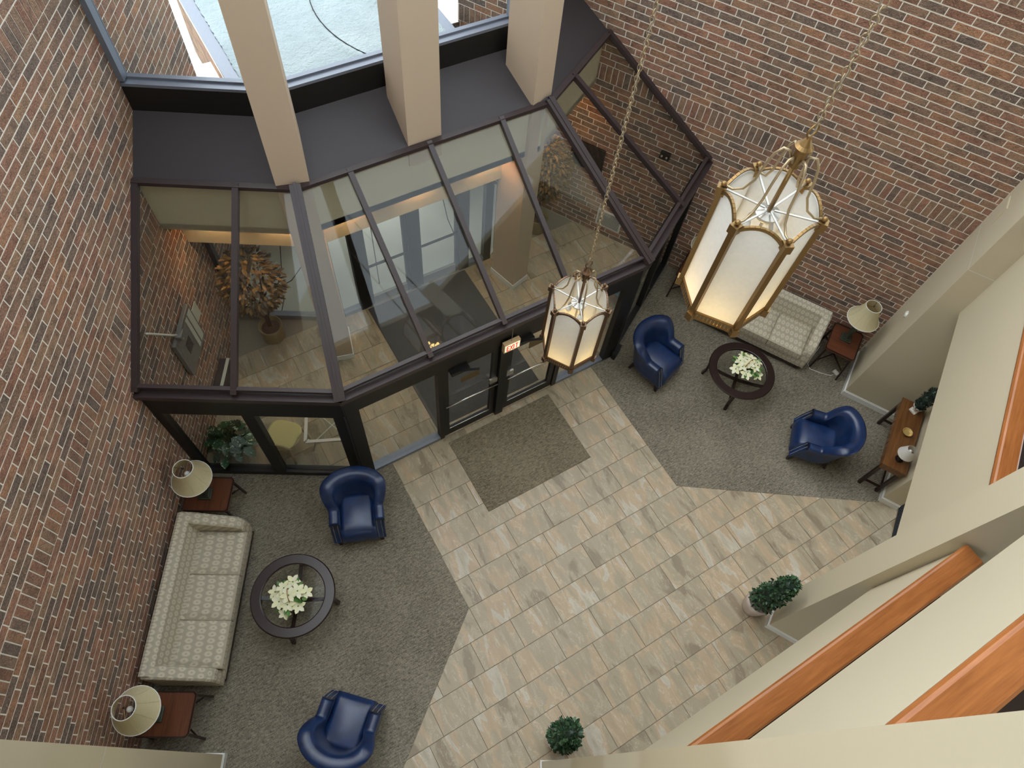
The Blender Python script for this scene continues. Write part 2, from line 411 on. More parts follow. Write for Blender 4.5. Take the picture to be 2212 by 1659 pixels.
for vis, x0, yt in cand:
    if vis: inst('tile', tile_mesh, (x0, yt, 0), 0, floor)
    else:
        far_tiles.hexa([(x0 + .003, yt - TP + .003, -.008), (x0 + TL - .003, yt - TP + .003, -.008), (x0 + TL - .003, yt - .003, -.008), (x0 + .003, yt - .003, -.008)],
                       [(x0 + .0045, yt - TP + .0045, 0), (x0 + TL - .0045, yt - TP + .0045, 0), (x0 + TL - .0045, yt - .0045, 0), (x0 + .0045, yt - .0045, 0)])
if far_tiles.v: far_tiles.build('tile_field', 'stone_tile', floor, stuff=True)
o = MB().prism(carpetL, -0.007, 0.007).build('floor_carpet_left', 'carpet'); o['kind'] = 'structure'
o = MB().prism(carpetR, -0.007, 0.007).build('floor_carpet_right', 'carpet'); o['kind'] = 'structure'
# ------------------------------------------------------------------ brick walls
BL, BH = 0.3, 0.0995
JT = 0.0062   # half of a mortar joint
def make_brick(w, h, d=0.003, b=0.0015):
    m = MB(); x, z = w / 2 - JT, h / 2 - JT
    vs = [(-x, 0, -z), (x, 0, -z), (x, 0, z), (-x, 0, z), (-x + b, d, -z + b), (x - b, d, -z + b), (x - b, d, z - b), (-x + b, d, z - b)]
    return m.add(vs, [(4, 5, 6, 7)[::-1], (0, 4, 5, 1)[::-1], (1, 5, 6, 2)[::-1], (2, 6, 7, 3)[::-1], (3, 7, 4, 0)[::-1]])
BR_STD = make_brick(BL, BH).mesh('brick', 'brick'); BR_SOLD = make_brick(0.0985, 0.262, 0.006).mesh('soldier_brick', 'brick')
SOLD = [(3.03, 3.295), (5.73, 5.995)]
def in_sold(z): return any(a - 0.01 < z < b for a, b in SOLD)
def brick_wall(side, s0, s1, ztop):
    W = WALLS[side]; n = len(SOLD)
    # backing slab
    p = [W(s0, 0)[:2], W(s1, 0)[:2], W(s1, -0.3)[:2], W(s0, -0.3)[:2]]
    wall = struct('wall_' + side, MB().prism(p, -0.1, ztop), 'mortar')
    rz = RAD(60) if side == 'left' else RAD(120)
    bricks = []
    z = 0.0; row = 0
    bands = []
    lo = 0.0
    for a, b in SOLD + [(ztop, None)]:
        nrow = round((a - lo) / BH); hh = (a - lo) / nrow
        for r in range(nrow): bands.append(('r', lo + r * hh, hh))
        if b: bands.append(('s', a, b - a)); lo = b
    for kind, zb, h in bands:
        if kind == 'r':
            off = (row % 3) * BL / 3 + (0.05 if (row // 3) % 2 else 0); row += 1
            s = s0 - BL + off
            while s < s1:
                a, b = max(s, s0), min(s + BL, s1)
                if b - a > 0.04: bricks.append(((a + b) / 2, zb + h / 2, b - a, h, abs(b - a - BL) < 1e-3, False))
                s += BL
        else:
            s = s0
            while s + 0.0985 <= s1: bricks.append((s + 0.0492, zb + h / 2, 0.0985, h, True, True)); s += 0.0985
    scored = []
    for i, (s, zc, w, h, full, sold) in enumerate(bricks):
        if not full: continue
        qs = [project(W(s + a * w / 2, 0.0, zc + b * h / 2)) for a, b in ((-1, -1), (1, -1), (1, 1), (-1, 1))]
        if any(q is None for q in qs): continue
        if not all(-10 < q[0] < 2222 and -10 < q[1] < 1669 for q in qs): continue
        if s > 6.3 and zc > 4.2 and False: continue
        ar = abs(sum(qs[k][0] * qs[(k + 1) % 4][1] - qs[(k + 1) % 4][0] * qs[k][1] for k in range(4))) / 2
        scored.append((ar, i))
    scored.sort(reverse=True); top = set(i for _, i in scored[:300])
    st = MB()
    for i, (s, zc, w, h, full, sold) in enumerate(bricks):
        if i in top:
            p = W(s, 0.0, zc)
            o = inst('brick' if not sold else 'soldier_brick', BR_SOLD if sold else BR_STD, p, rz + (RAD(180) if side == 'left' else RAD(0)), wall)
            if side == 'right': o.rotation_euler[2] = rz
        else:
            d = 0.006 if sold else 0.003; x, zz, b = w / 2 - JT, h / 2 - JT, 0.0015
            vs = [W(s - x, 0, zc - zz), W(s + x, 0, zc - zz), W(s + x, 0, zc + zz), W(s - x, 0, zc + zz), W(s - x + b, d, zc - zz + b), W(s + x - b, d, zc - zz + b), W(s + x - b, d, zc + zz - b), W(s - x + b, d, zc + zz - b)]
            st.add(vs, [(4, 5, 6, 7), (0, 4, 5, 1), (1, 5, 6, 2), (2, 6, 7, 3), (3, 7, 4, 0)])
    st.build('brick_field', 'brick', wall, stuff=True)
    return wall
wall_left = brick_wall('left', 0.18, 8.27, 9.6)  # unseen upper part raised so it shades the right wall
wall_right = brick_wall('right', 0.18, 8.27, 6.7)  # unseen top cut low so more sky brightens the left wall
# ------------------------------------------------------------------ balcony side: piers, fascias, caps, back walls
def wprism(W, st, z0, z1): return MB().prism([W(s, t)[:2] for s, t in st], z0, z1)
PT = {'left': 1.03, 'right': 0.92}; PCA = {'left': (4.85, 0.09), 'right': (4.74, 0.06)}   # pier widths, corner pier start and face
for sd, W in WALLS.items():
    pt = PT[sd]; ca, cs_ = PCA[sd]
    struct('wall_pier_' + sd, wprism(W, [(0.18, -0.3), (0.18, pt), (-0.86, pt), (-0.86, 2.46), (-1.13, 2.46), (-1.13, -0.3)], 0, 2.95), 'paint')
    struct('wall_pier_upper_' + sd, wprism(W, [(0.18, -0.3), (0.18, pt), (-0.86, pt), (-0.86, -0.3)], 2.95, 11.6), 'paint')
    struct('wall_corner_' + sd, wprism(W, [(cs_, ca), (cs_, 5.15), (-0.75, 5.15), (-0.75, ca)], 0, 11.6), 'paint')
    # control joint lines at soldier height
    j = MB()
    for zz in (3.27,):
        j.add([W(0.181, pt + 0.002, zz - .004), W(-0.3, pt + 0.002, zz - .004), W(-0.3, pt + 0.002, zz + .004), W(0.181, pt + 0.002, zz + .004)], [(0, 1, 2, 3)])
        j.add([W(0.182, 0.0, zz - .004), W(0.182, pt + 0.002, zz - .004), W(0.182, pt + 0.002, zz + .004), W(0.182, 0.0, zz + .004)], [(0, 1, 2, 3)])
    j.build('control_joint', 'white_trim', bpy.data.objects['wall_pier_upper_' + sd])
    # baseboards
    def base(a, b, nrm, name):
        p = [a, b, (b[0] + nrm[0] * 0.016, b[1] + nrm[1] * 0.016), (a[0] + nrm[0] * 0.016, a[1] + nrm[1] * 0.016)]
        q = [a, b, (b[0] + nrm[0] * 0.008, b[1] + nrm[1] * 0.008), (a[0] + nrm[0] * 0.008, a[1] + nrm[1] * 0.008)]
        o = struct(name, MB().prism([W(*x)[:2] for x in p], 0.0, 0.115), 'white_trim'); MB().prism([W(*x)[:2] for x in q], 0.115, 0.135).build('bead', 'white_trim', o)
    base((0.18, 0.02), (0.18, pt + 0.016), (1, 0), 'baseboard_pier_' + sd)
    base((0.18, pt), (-0.844, pt), (0, 1), 'baseboard_return_' + sd)
    base((-0.86, pt + 0.016), (-0.86, 2.476), (1, 0), 'baseboard_niche_' + sd)
    base((-0.86, 2.46), (-1.13, 2.46), (0, 1), 'baseboard_end_' + sd)
    base((cs_, ca - 0.016), (cs_, 5.166), (1, 0), 'baseboard_corner_' + sd)
    base((cs_, 5.15), (-0.75, 5.15), (0, 1), 'baseboard_corner_return_' + sd)
    base((cs_, ca), (-0.75, ca), (0, -1), 'baseboard_corner_side_' + sd)
LEVELS = [(2.58, 4.14, 4.18), (5.23, 6.79, 6.83)]
CAPW = 0.19
def cap(mb, a, b, inn, z):   # rounded timber cap; a,b front edge plan points, inn = direction away from the room
    prof = [(0.0, -0.055), (-0.004, -0.03), (0.006, -0.008), (0.022, 0.0), (CAPW - 0.02, 0.0), (CAPW - 0.004, -0.01), (CAPW, -0.03), (CAPW, -0.055)]
    n = len(prof); vs = []
    for p in (a, b):
        for d, h in prof: vs.append((p[0] + inn[0] * d, p[1] + inn[1] * d, z + h))
    fs = [(i, i + 1, n + i + 1, n + i) for i in range(n - 1)] + [(n - 1, 0, n, 2 * n - 1), tuple(range(n)), tuple(range(2 * n - 1, n - 1, -1))]
    return mb.add(vs, fs)
for i, (z0, z1, zc) in enumerate(LEVELS):
    lev = ('lower', 'upper')[i]
    struct('wall_balcony_front_' + lev, MB().box(1.13, 4.53, -0.72 - 0.17, -0.72, z0, zc - 0.05), 'paint')
    x0, x1 = 1.14, 4.52
    o = struct('trim_%d' % (i + 1), cap(MB(), (0, 0), (x1 - x0, 0), (0, -1), 0), 'cherry_x', smooth=False); o.location = (x0, -0.70, zc)
    for sd, W in WALLS.items():
        if sd == 'left' and i > 1: continue
        ca, pt = PCA[sd][0], PT[sd]; a, b = W(-0.15, ca), W(-0.15, pt); q = W(-0.32, ca); r = W(-0.32, pt)
        struct('wall_balcony_%s_%s' % (sd, lev), MB().prism([a[:2], b[:2], r[:2], q[:2]], z0, zc - 0.05), 'paint')
        L = ca - pt; p = W(-0.13, pt if sd == 'left' else ca); ang = RAD(-30) if sd == 'left' else RAD(30)
        o = struct('trim_%d' % (3 + i * 2 + (sd == 'right')), cap(MB(), (0, 0), (L, 0), (0, -1), 0), 'cherry_x'); o.location = (p[0], p[1], zc); o.rotation_euler = (0, 0, ang)
    # slab and corridor floor behind the parapets
    zf = zc - 1.07
    sl = [W2 for W2 in (LW(-0.29, 0.9)[:2], LW(-0.29, 4.74)[:2], (1.13, -0.89), (4.53, -0.89), RW(-0.29, 4.74)[:2], RW(-0.29, 0.9)[:2], RW(-2.6, 0.9)[:2], (4.9, -3.6), (0.76, -3.6), LW(-2.6, 0.9)[:2])]
    struct('floor_corridor_' + lev, MB().prism(sl, zf - 0.22, zf), 'dark_carpet')
sl = [LW(0.1, -0.3)[:2], LW(0.1, 4.74)[:2], (1.13, -0.72), (4.53, -0.72), RW(0.1, 4.74)[:2], RW(0.1, -0.3)[:2], RW(-4.0, -0.3)[:2], (5.5, -5.0), (0.1, -5.0), LW(-4.0, -0.3)[:2]]
struct('ceiling', MB().prism(sl, 10.9, 11.1), 'paint')
struct('wall_rear', MB().box(-3.5, 9.2, -5.2, -5.0, 0, 11), 'paint')
struct('wall_rear_left', wprism(LW, [(-4.0, -0.3), (-1.13, -0.3), (-1.13, -0.2), (-4.0, -0.2)], 0, 11), 'paint')
struct('wall_rear_right', wprism(RW, [(-4.0, -0.3), (-1.13, -0.3), (-1.13, -0.2), (-4.0, -0.2)], 0, 11), 'paint')
# roof beam the lantern chains hang from
struct('ceiling_beam', MB().box(AX - 0.12, AX + 0.14, -0.7, 6.9, 10.9, 11.15), 'dark_frame')

# ------------------------------------------------------------------ vestibule: sloped glazing
def slope_bar(mb, F, u0, d0, u1, d1, w, h, lift=0.0):
    a = Vector(F(u0, d0, SLOPE(d0) + lift)); b = Vector(F(u1, d1, SLOPE(d1) + lift))
    return mb.bar(a, b, w, h, up=(0, 0, 1))
def slope_pane(F, quad, th=0.012):
    a = [Vector(F(u, d, SLOPE(d))) for u, d in quad]
    n = (a[1] - a[0]).cross(a[2] - a[0]).normalized()
    if n.z < 0: a = a[::-1]; n = -n
    return MB().hexa([p - n * th for p in a], a)
GL0, GL1 = 0.07, 1.97
facets = [('window_1', FL, (UW, 1.20), True), ('window_2', FM, (1.19, 2.225, 3.23), False), ('window_3', FR, (UW, 1.20), True)]
for nm, F, cuts, side in facets:
    root = struct(nm)
    if side: edges0 = [0.0 + T15 * 0, cuts[1], UW]; lines = [None, cuts[1], UW]
    # eave beam, gutter lip, ridge bar
    if side:
        e = MB(); a0, a1 = -0.0, UW
        fbox(e, F, -0.02, UW, -0.03, 0.07, 2.40, 2.475).build('eave_beam', 'dark_frame', root)
        e = MB(); slope_bar(e, F, T15 * 0.07, 0.07, UW, 0.07, 0.05, 0.04, 0.03).build('lower_bar', 'dark_frame', root)
        e = MB(); slope_bar(e, F, T15 * 2.0, 2.0, UW, 2.0, 0.08, 0.05, 0.02).build('ridge_bar', 'dark_frame', root)
        ub = [(T15, 0.045), (cuts[1], 0.0), (UW - 0.03, 0.0)]
        for k, u in enumerate((cuts[1], UW - 0.035)):
            MB_ = MB(); slope_bar(MB_, F, u, 0.02, u, 2.02, 0.07, 0.07, 0.02).build('rafter', 'dark_frame', root)
        slope_pane(F, [(T15 * GL0 + 0.05, GL0), (cuts[1] - 0.03, GL0), (cuts[1] - 0.03, GL1), (T15 * GL1 + 0.05, GL1)]).build('pane', 'roof_glass', root)
        slope_pane(F, [(cuts[1] + 0.03, GL0), (UW - 0.06, GL0), (UW - 0.06, GL1), (cuts[1] + 0.03, GL1)]).build('pane', 'roof_glass', root)
    else:
        e = MB(); fbox(e, F, -0.02, MIDW + 0.02, -0.03, 0.07, 2.40, 2.475).build('eave_beam', 'dark_frame', root)
        e = MB(); slope_bar(e, F, T15 * 0.07, 0.07, MIDW - T15 * 0.07, 0.07, 0.05, 0.04, 0.03).build('lower_bar', 'dark_frame', root)
        e = MB(); slope_bar(e, F, T15 * 2.0, 2.0, MIDW - T15 * 2, 2.0, 0.08, 0.05, 0.02).build('ridge_bar', 'dark_frame', root)
        for u in cuts: MB_ = MB(); slope_bar(MB_, F, u, 0.02, u, 2.02, 0.065, 0.07, 0.02).build('rafter', 'dark_frame', root)
        us = [None] + list(cuts) + [None]
        for k in range(4):
            l0 = T15 * GL0 + 0.05 if k == 0 else cuts[k - 1] + 0.03; l1 = T15 * GL1 + 0.05 if k == 0 else cuts[k - 1] + 0.03
            r0 = MIDW - T15 * GL0 - 0.05 if k == 3 else cuts[k] - 0.03; r1 = MIDW - T15 * GL1 - 0.05 if k == 3 else cuts[k] - 0.03
            slope_pane(F, [(l0, GL0), (r0, GL0), (r1, GL1), (l1, GL1)]).build('pane', 'roof_glass', root)
        for sgn in (0, 1):   # hip rafters
            f2 = (lambda d: T15 * d) if sgn == 0 else (lambda d: MIDW - T15 * d)
            h = MB(); a = Vector(F(f2(-0.02), -0.02, SLOPE(-0.02) + 0.03)); b = Vector(F(f2(2.03), 2.03, SLOPE(2.03) + 0.03)); h.bar(a, b, 0.13, 0.08)
            hp = h.build('hip_rafter', 'dark_frame', root); MB().bar(a + Vector((0, 0, 0.04)), b + Vector((0, 0, 0.04)), 0.03, 0.03).build('hip_rib', 'dark_frame', hp)
# dark sloped panel, riser, sill
D1, D2 = 2.02, 2.667
ZR0, ZR1 = SLOPE(D2), 4.52
def ends(F, d): return (T15 * d, UW) if F is not FM else (T15 * d, MIDW - T15 * d)
for i, (nm, F, cuts, side) in enumerate(facets):
    a0, a1 = ends(F, D1); b0, b1 = ends(F, D2); c0, c1 = ends(F, D2 + 0.14)
    q = [Vector(F(a0, D1, SLOPE(D1) - 0.0)), Vector(F(a1, D1, SLOPE(D1))), Vector(F(b1, D2, ZR0)), Vector(F(b0, D2, ZR0))]
    dn = Vector((0, 0, -0.06))
    struct('trim_panel_%d' % (i + 1), MB().hexa([p + dn for p in q], q), 'dark_panel')
    m = MB(); q = [Vector(F(b0, D2, ZR0 - 0.1)), Vector(F(b1, D2, ZR0 - 0.1)), Vector(F(c1, D2 + 0.14, ZR0 - 0.1)), Vector(F(c0, D2 + 0.14, ZR0 - 0.1))]; up = Vector((0, 0, ZR1 - ZR0 + 0.1))
    struct('trim_riser_%d' % (i + 1), m.hexa(q, [p + up for p in q]), 'black_frame')
    # clerestory window on top of the riser
    win = struct('window_%d' % (4 + i))
    ZT = 10.9; e0, e1 = ends(F, D2 + 0.02); g0, g1 = ends(F, D2 + 0.12)
    def fr(u0, u1, d0, d1, z0, z1, nm2, mat='sill_metal'):
        fbox(MB(), F, u0, u1, d0, d1, z0, z1).build(nm2, mat, win)
    fr(e0, e1, D2 + 0.0, D2 + 0.11, ZR1, ZR1 + 0.035, 'sill')
    fr(e0, e1, D2 + 0.09, D2 + 0.15, ZR1 + 0.035, ZR1 + 0.06, 'bottom_rail')
    fr(e0, e1, D2 + 0.03, D2 + 0.13, ZT - 0.08, ZT, 'top_rail')
    mids = {0: [], 1: [], 2: []}[i]
    us = [(e0, e0 + 0.07), (e1 - 0.06, e1)]
    for (u0, u1) in us: fr(u0, u1, D2 + 0.0, D2 + 0.13, ZR1 + 0.06, ZT - 0.08, 'jamb')
    for zz in (6.9, 8.9): fr(e0 + 0.07, e1 - 0.06, D2 + 0.06, D2 + 0.13, zz, zz + 0.06, 'transom')
    zs = [ZR1 + 0.06, 6.9, 6.96, 8.9, 8.96, ZT - 0.08]
    for k in range(3): fr(e0 + 0.07, e1 - 0.06, D2 + 0.105, D2 + 0.117, zs[2 * k], zs[2 * k + 1], 'pane', 'clear_glass')
# columns (run from vestibule floor up past the clerestory)
def column(cx, cy, w, dpt, ang, name):
    c, s = math.cos(ang), math.sin(ang)
    P = lambda x, y: (cx + c * x - s * y, cy + s * x + c * y)
    poly = [P(-w / 2, 0), P(w / 2, 0), P(w / 2, dpt), P(-w / 2, dpt)]
    o = struct(name, MB().prism(poly, 0, 10.9), 'column_paint')
    e = 0.014; poly = [P(-w / 2 - e, -e), P(w / 2 + e, -e), P(w / 2 + e, dpt + e), P(-w / 2 - e, dpt + e)]
    return o, poly
o, pl = column(1.118, 6.065, 0.375, 0.52, RAD(-15), 'wall_column_left'); MB().prism(pl, 0, 0.11).build('baseboard', 'white_trim', o)
o, pl = column(2 * AX - 1.205, 6.062, 0.34, 0.52, RAD(15), 'wall_column_right'); MB().prism(pl, 0, 0.11).build('baseboard', 'white_trim', o)
o = struct('wall_column_middle', MB().box(2.555, 3.0, 6.05, 6.57, 3.5, 10.9), 'column_paint')
# bulkhead over the outer doors, lit band and soffits
for i, (nm, F, cuts, side) in enumerate(facets):
    a0, a1 = ends(F, 2.06); b0, b1 = ends(F, 2.75)
    def fwall(d0, d1, z0, z1, nm2, mat='paint'):
        p0, p1 = ends(F, d0); q0, q1 = ends(F, d1)
        a = [F(p0, d0, z0), F(p1, d0, z0), F(q1, d1, z0), F(q0, d1, z0)]; b = [(x, y, z1) for x, y, _ in a]
        n = (Vector(a[1]) - Vector(a[0])).cross(Vector(a[3]) - Vector(a[0]))
        if n.z < 0: a = a[::-1]; b = b[::-1]
        return struct(nm2, MB().hexa(a, b), mat)
    fwall(2.07, 2.13, 2.95, 3.78, 'wall_bulkhead_%d' % (i + 1))
    fwall(2.07, 2.5, 2.95, 3.05, 'ceiling_soffit_%d' % (i + 1))
    fwall(2.46, 2.8, 2.26, 2.96, 'wall_band_%d' % (i + 1))
    L = ends(F, 2.3)
    n = 2 if i != 1 else 3
    for k in range(n):
        u = L[0] + (L[1] - L[0]) * (k + 0.5) / n
        p = F(u, 2.30, 2.945)
        dl = thing('downlight', '', 'light', p, 0, 'recessed downlights over the entry band')
        dl['label'] = [['downlight over the left vestibule window, beside the leaning column', 'downlight over the left vestibule window, nearest the brick wall'], ['downlight over the left sidelight of the outer doors', 'downlight over the middle of the outer doors', 'downlight over the right sidelight of the outer doors'], ['downlight over the right vestibule corner, beside the column', 'downlight over the right vestibule corner, nearest the brick wall']][i][k]
        MB().lathe([(0.07, -0.01), (0.07, 0.005), (0.055, 0.005), (0.055, -0.01)], 16, cap=False).build('trim_ring', 'nickel', dl)
        MB().lathe([(0.055, 0.003), (0.001, 0.003)], 16).build('lens', 'downlight_glow', dl)
        ld = bpy.data.lights.new('downlight_lamp', 'SPOT'); ld.energy = 6; ld.color = (1.0, 0.76, 0.44); ld.spot_size = RAD(110); ld.spot_blend = 0.8; ld.shadow_soft_size = 0.05
        lo = bpy.data.objects.new('downlight_lamp', ld); COL.objects.link(lo); lo.parent = dl; lo.location = (0, 0, -0.02)
# outer storefront
def frame_piece(F, win, u0, u1, d0, d1, z0, z1, nm, mat='black_frame'):
    return fbox(MB(), F, u0, u1, d0, d1, z0, z1).build(nm, mat, win)
ox = CORN_L[0]
win = struct('window_7')
D = 2.80
for (x0, x1) in ((1.40, 1.50), (1.80, 1.98), (2.74, 2.90), (3.66, 3.84), (4.14, 4.28)): frame_piece(FM, win, x0 - ox, x1 - ox, D, D + 0.1, 0, 2.26, 'post')
for (x0, x1) in ((1.50, 1.80), (3.84, 4.14)):
    frame_piece(FM, win, x0 - ox, x1 - ox, D, D + 0.1, 0, 0.09, 'sill', 'sill_metal'); frame_piece(FM, win, x0 - ox, x1 - ox, D + 0.04, D + 0.052, 0.09, 2.2, 'pane', 'clear_glass'); frame_piece(FM, win, x0 - ox, x1 - ox, D, D + 0.1, 2.2, 2.26, 'head')
for n, (x0, x1) in enumerate(((1.98, 2.74), (2.90, 3.66))):
    dr = struct('door_%d' % (3 + n))
    frame_piece(FM, dr, x0 - ox, x0 + 0.07 - ox, D + 0.02, D + 0.07, 0.01, 2.2, 'stile'); frame_piece(FM, dr, x1 - 0.07 - ox, x1 - ox, D + 0.02, D + 0.07, 0.01, 2.2, 'stile')
    frame_piece(FM, dr, x0 + 0.07 - ox, x1 - 0.07 - ox, D + 0.02, D + 0.07, 0.01, 0.2, 'bottom_rail', 'grey_metal'); frame_piece(FM, dr, x0 + 0.07 - ox, x1 - 0.07 - ox, D + 0.02, D + 0.07, 2.1, 2.2, 'top_rail')
    frame_piece(FM, dr, x0 + 0.07 - ox, x1 - 0.07 - ox, D + 0.04, D + 0.052, 0.2, 2.1, 'pane', 'clear_glass')
    MB().bar(FM(x0 - ox + .05, D - 0.03, 1.05), FM(x1 - ox - .05, D - 0.03, 1.05), 0.03, 0.03).build('push_bar', 'black_frame', dr)
frame_piece(FM, win, 1.98 - ox, 3.66 - ox, D, D + 0.1, 2.2, 2.26, 'head'); frame_piece(FM, win, 1.9 - ox, 3.75 - ox, D - 0.05, D + 0.1, -0.005, 0.008, 'threshold', 'nickel')
for k, F in ((8, FL), (9, FR)):
    win = struct('window_%d' % k)
    frame_piece(F, win, 0.95, UW, D, D + 0.1, 0, 0.1, 'sill', 'sill_metal'); frame_piece(F, win, 0.95, UW, D, D + 0.1, 2.2, 2.26, 'head')
    for u in (0.95, UW - 0.07): frame_piece(F, win, u, u + 0.07, D, D + 0.1, 0.1, 2.2, 'post')
    frame_piece(F, win, 1.02, UW - 0.07, D + 0.04, D + 0.052, 0.1, 2.2, 'pane', 'clear_glass')
# inner facade, z 0..2.42, at d 0.04..0.14
D = 0.04; E_ = 0.14
for k, F in ((10, FL), (12, FR)):
    win = struct('window_%d' % k)
    frame_piece(F, win, 0.0, UW, D, E_, 1.93, 2.40, 'header'); frame_piece(F, win, 0.0, UW, D, E_ + 0.02, 0.0, 0.11, 'sill')
    for u0, u1 in ((0.0, 0.17), (1.13, 1.28), (UW - 0.11, UW)): frame_piece(F, win, u0, u1, D, E_, 0.11, 1.93, 'post')
    for u0, u1 in ((0.17, 1.13), (1.28, UW - 0.11)): frame_piece(F, win, u0, u1, D + 0.045, D + 0.057, 0.11, 1.93, 'pane', 'door_glass')
win = struct('window_11')
XS = [(0.57, 0.775), (1.86, 1.93), (2.80, 2.93), (3.86, 3.94), (4.86, 5.09)]
frame_piece(FM, win, 0.0, MIDW, D, E_, 2.0, 2.40, 'header')
for x0, x1 in XS: frame_piece(FM, win, x0 - ox, x1 - ox, D - (0.03 if x0 in (2.80,) else 0), E_, 0.0, 2.0, 'post')
for x0, x1 in ((0.775, 1.86), (3.94, 4.86)):
    frame_piece(FM, win, x0 - ox, x1 - ox, D, E_ + 0.03, 0.0, 0.06, 'sill', 'sill_metal'); frame_piece(FM, win, x0 - ox, x1 - ox, D + 0.045, D + 0.057, 0.06, 2.0, 'pane', 'door_glass')
for n, (x0, x1) in enumerate(((1.94, 2.79), (2.94, 3.85))):
    dr = struct('door_%d' % (1 + n))
    for a, b in ((x0, x0 + 0.085), (x1 - 0.085, x1)): frame_piece(FM, dr, a - ox, b - ox, D + 0.02, D + 0.07, 0.01, 1.99, 'stile')
    frame_piece(FM, dr, x0 + .085 - ox, x1 - .085 - ox, D + 0.02, D + 0.07, 0.01, 0.2, 'bottom_rail'); frame_piece(FM, dr, x0 + .085 - ox, x1 - .085 - ox, D + 0.02, D + 0.07, 1.88, 1.99, 'top_rail')
    frame_piece(FM, dr, x0 + .085 - ox, x1 - .085 - ox, D + 0.04, D + 0.052, 0.2, 1.88, 'pane', 'door_glass')
    frame_piece(FM, dr, x0 + .09 - ox, x1 - .09 - ox, D + 0.017, D + 0.02, 0.19, 0.205, 'glazing_bead', 'chrome')
    MB().tube([FM(x0 - ox + .01, D - 0.035, 1.03), FM(x1 - ox - .01, D - 0.035, 1.03)], 0.012, 8).build('push_bar', 'chrome', dr, smooth=True)
    a = x1 - 0.06 if n == 0 else x0 + 0.06
    frame_piece(FM, dr, a - .06 - ox, a + .06 - ox, D - 0.01, D + 0.02, 1.06, 1.17, 'pull_plate', 'nickel')
    c = (x0 + x1) / 2 + (0.0 if n == 0 else 0.05)
    frame_piece(FM, dr, c - .14 - ox, c + .14 - ox, D + 0.034, D + 0.04, 1.42 if n == 0 else 1.5, 1.56 if n == 0 else 1.68, 'notice_plate', 'brown_plate')
    cl = frame_piece(FM, dr, x0 + .1 - ox, x0 + .36 - ox, D - 0.06, D + 0.02, 1.86, 1.93, 'closer', 'black_frame')
    MB().bar(FM(x0 + .2 - ox, D - .05, 1.94), FM(x0 + .45 - ox, D - .16, 1.96), 0.03, 0.012).build('closer_arm', 'black_frame', cl)
# black foot block at the right corner post
struct('trim_foot', MB().prism([FR(-0.04, -0.03, 0)[:2], FR(0.2, -0.03, 0)[:2], FR(0.2, 0.04, 0)[:2], FR(-0.03, 0.04, 0)[:2]], 0, 0.16), 'black_frame')

# ------------------------------------------------------------------ outside: ground, canopy with snow, parapets
struct('floor_outside', MB().box(-14, 20, 6.5, 34, -0.25, -0.03), 'concrete')
crk = MB()
for pts in ([(0.55, 7.3), (0.75, 7.65), (0.72, 7.9), (0.95, 8.3), (1.15, 8.9)], [(0.72, 7.9), (1.0, 7.95), (1.25, 8.15)], [(2.3, 7.2), (2.75, 8.6), (3.1, 9.6)], [(3.9, 7.1), (4.05, 8.0), (4.4, 9.1)]):
    for a, b in zip(pts, pts[1:]): crk.bar((a[0], a[1], -0.029), (b[0], b[1], -0.029), 0.014, 0.004)
o = crk.build('pavement_crack', 'rubber_mat', bpy.data.objects['floor_outside'])
CX0, CX1, CY0, CY1, CZ = 1.16, 2 * AX - 1.16, 7.0, 11.2, 3.22
can = struct('ceiling_canopy', MB().box(CX0, CX1, CY0, CY1, 2.75, CZ), 'paint')
MB().box(CX0 - 0.02, CX0 + 0.16, CY0, CY1, CZ, CZ + 0.06).build('coping', 'sill_metal', can); MB().box(CX1 - 0.16, CX1 + 0.02, CY0, CY1, CZ, CZ + 0.06).build('coping', 'sill_metal', can)
for x0, x1 in ((CX0 - 0.03, CX0 - 0.005), (CX1 + 0.005, CX1 + 0.03)):   # brick-faced sides of the canopy
    MB().box(x0, x1, CY0 + 0.1, CY1, 2.2, CZ - 0.005).build('side_backing', 'mortar', can)
    for r in range(10):
        st = MB(); y = CY0 + 0.1 - 0.1 * (r % 3)
        while y < CY1:
            a, b = max(CY0 + 0.1, y) + JT, min(CY1, y + 0.3) - JT
            if b - a > 0.05: st.box(x0 - 0.004, x1 + 0.004, a, b, 2.2 + r * 0.1 + JT, 2.3 + r * 0.1 - JT)
            y += 0.3
        st.build('brick_course', 'brick', can)
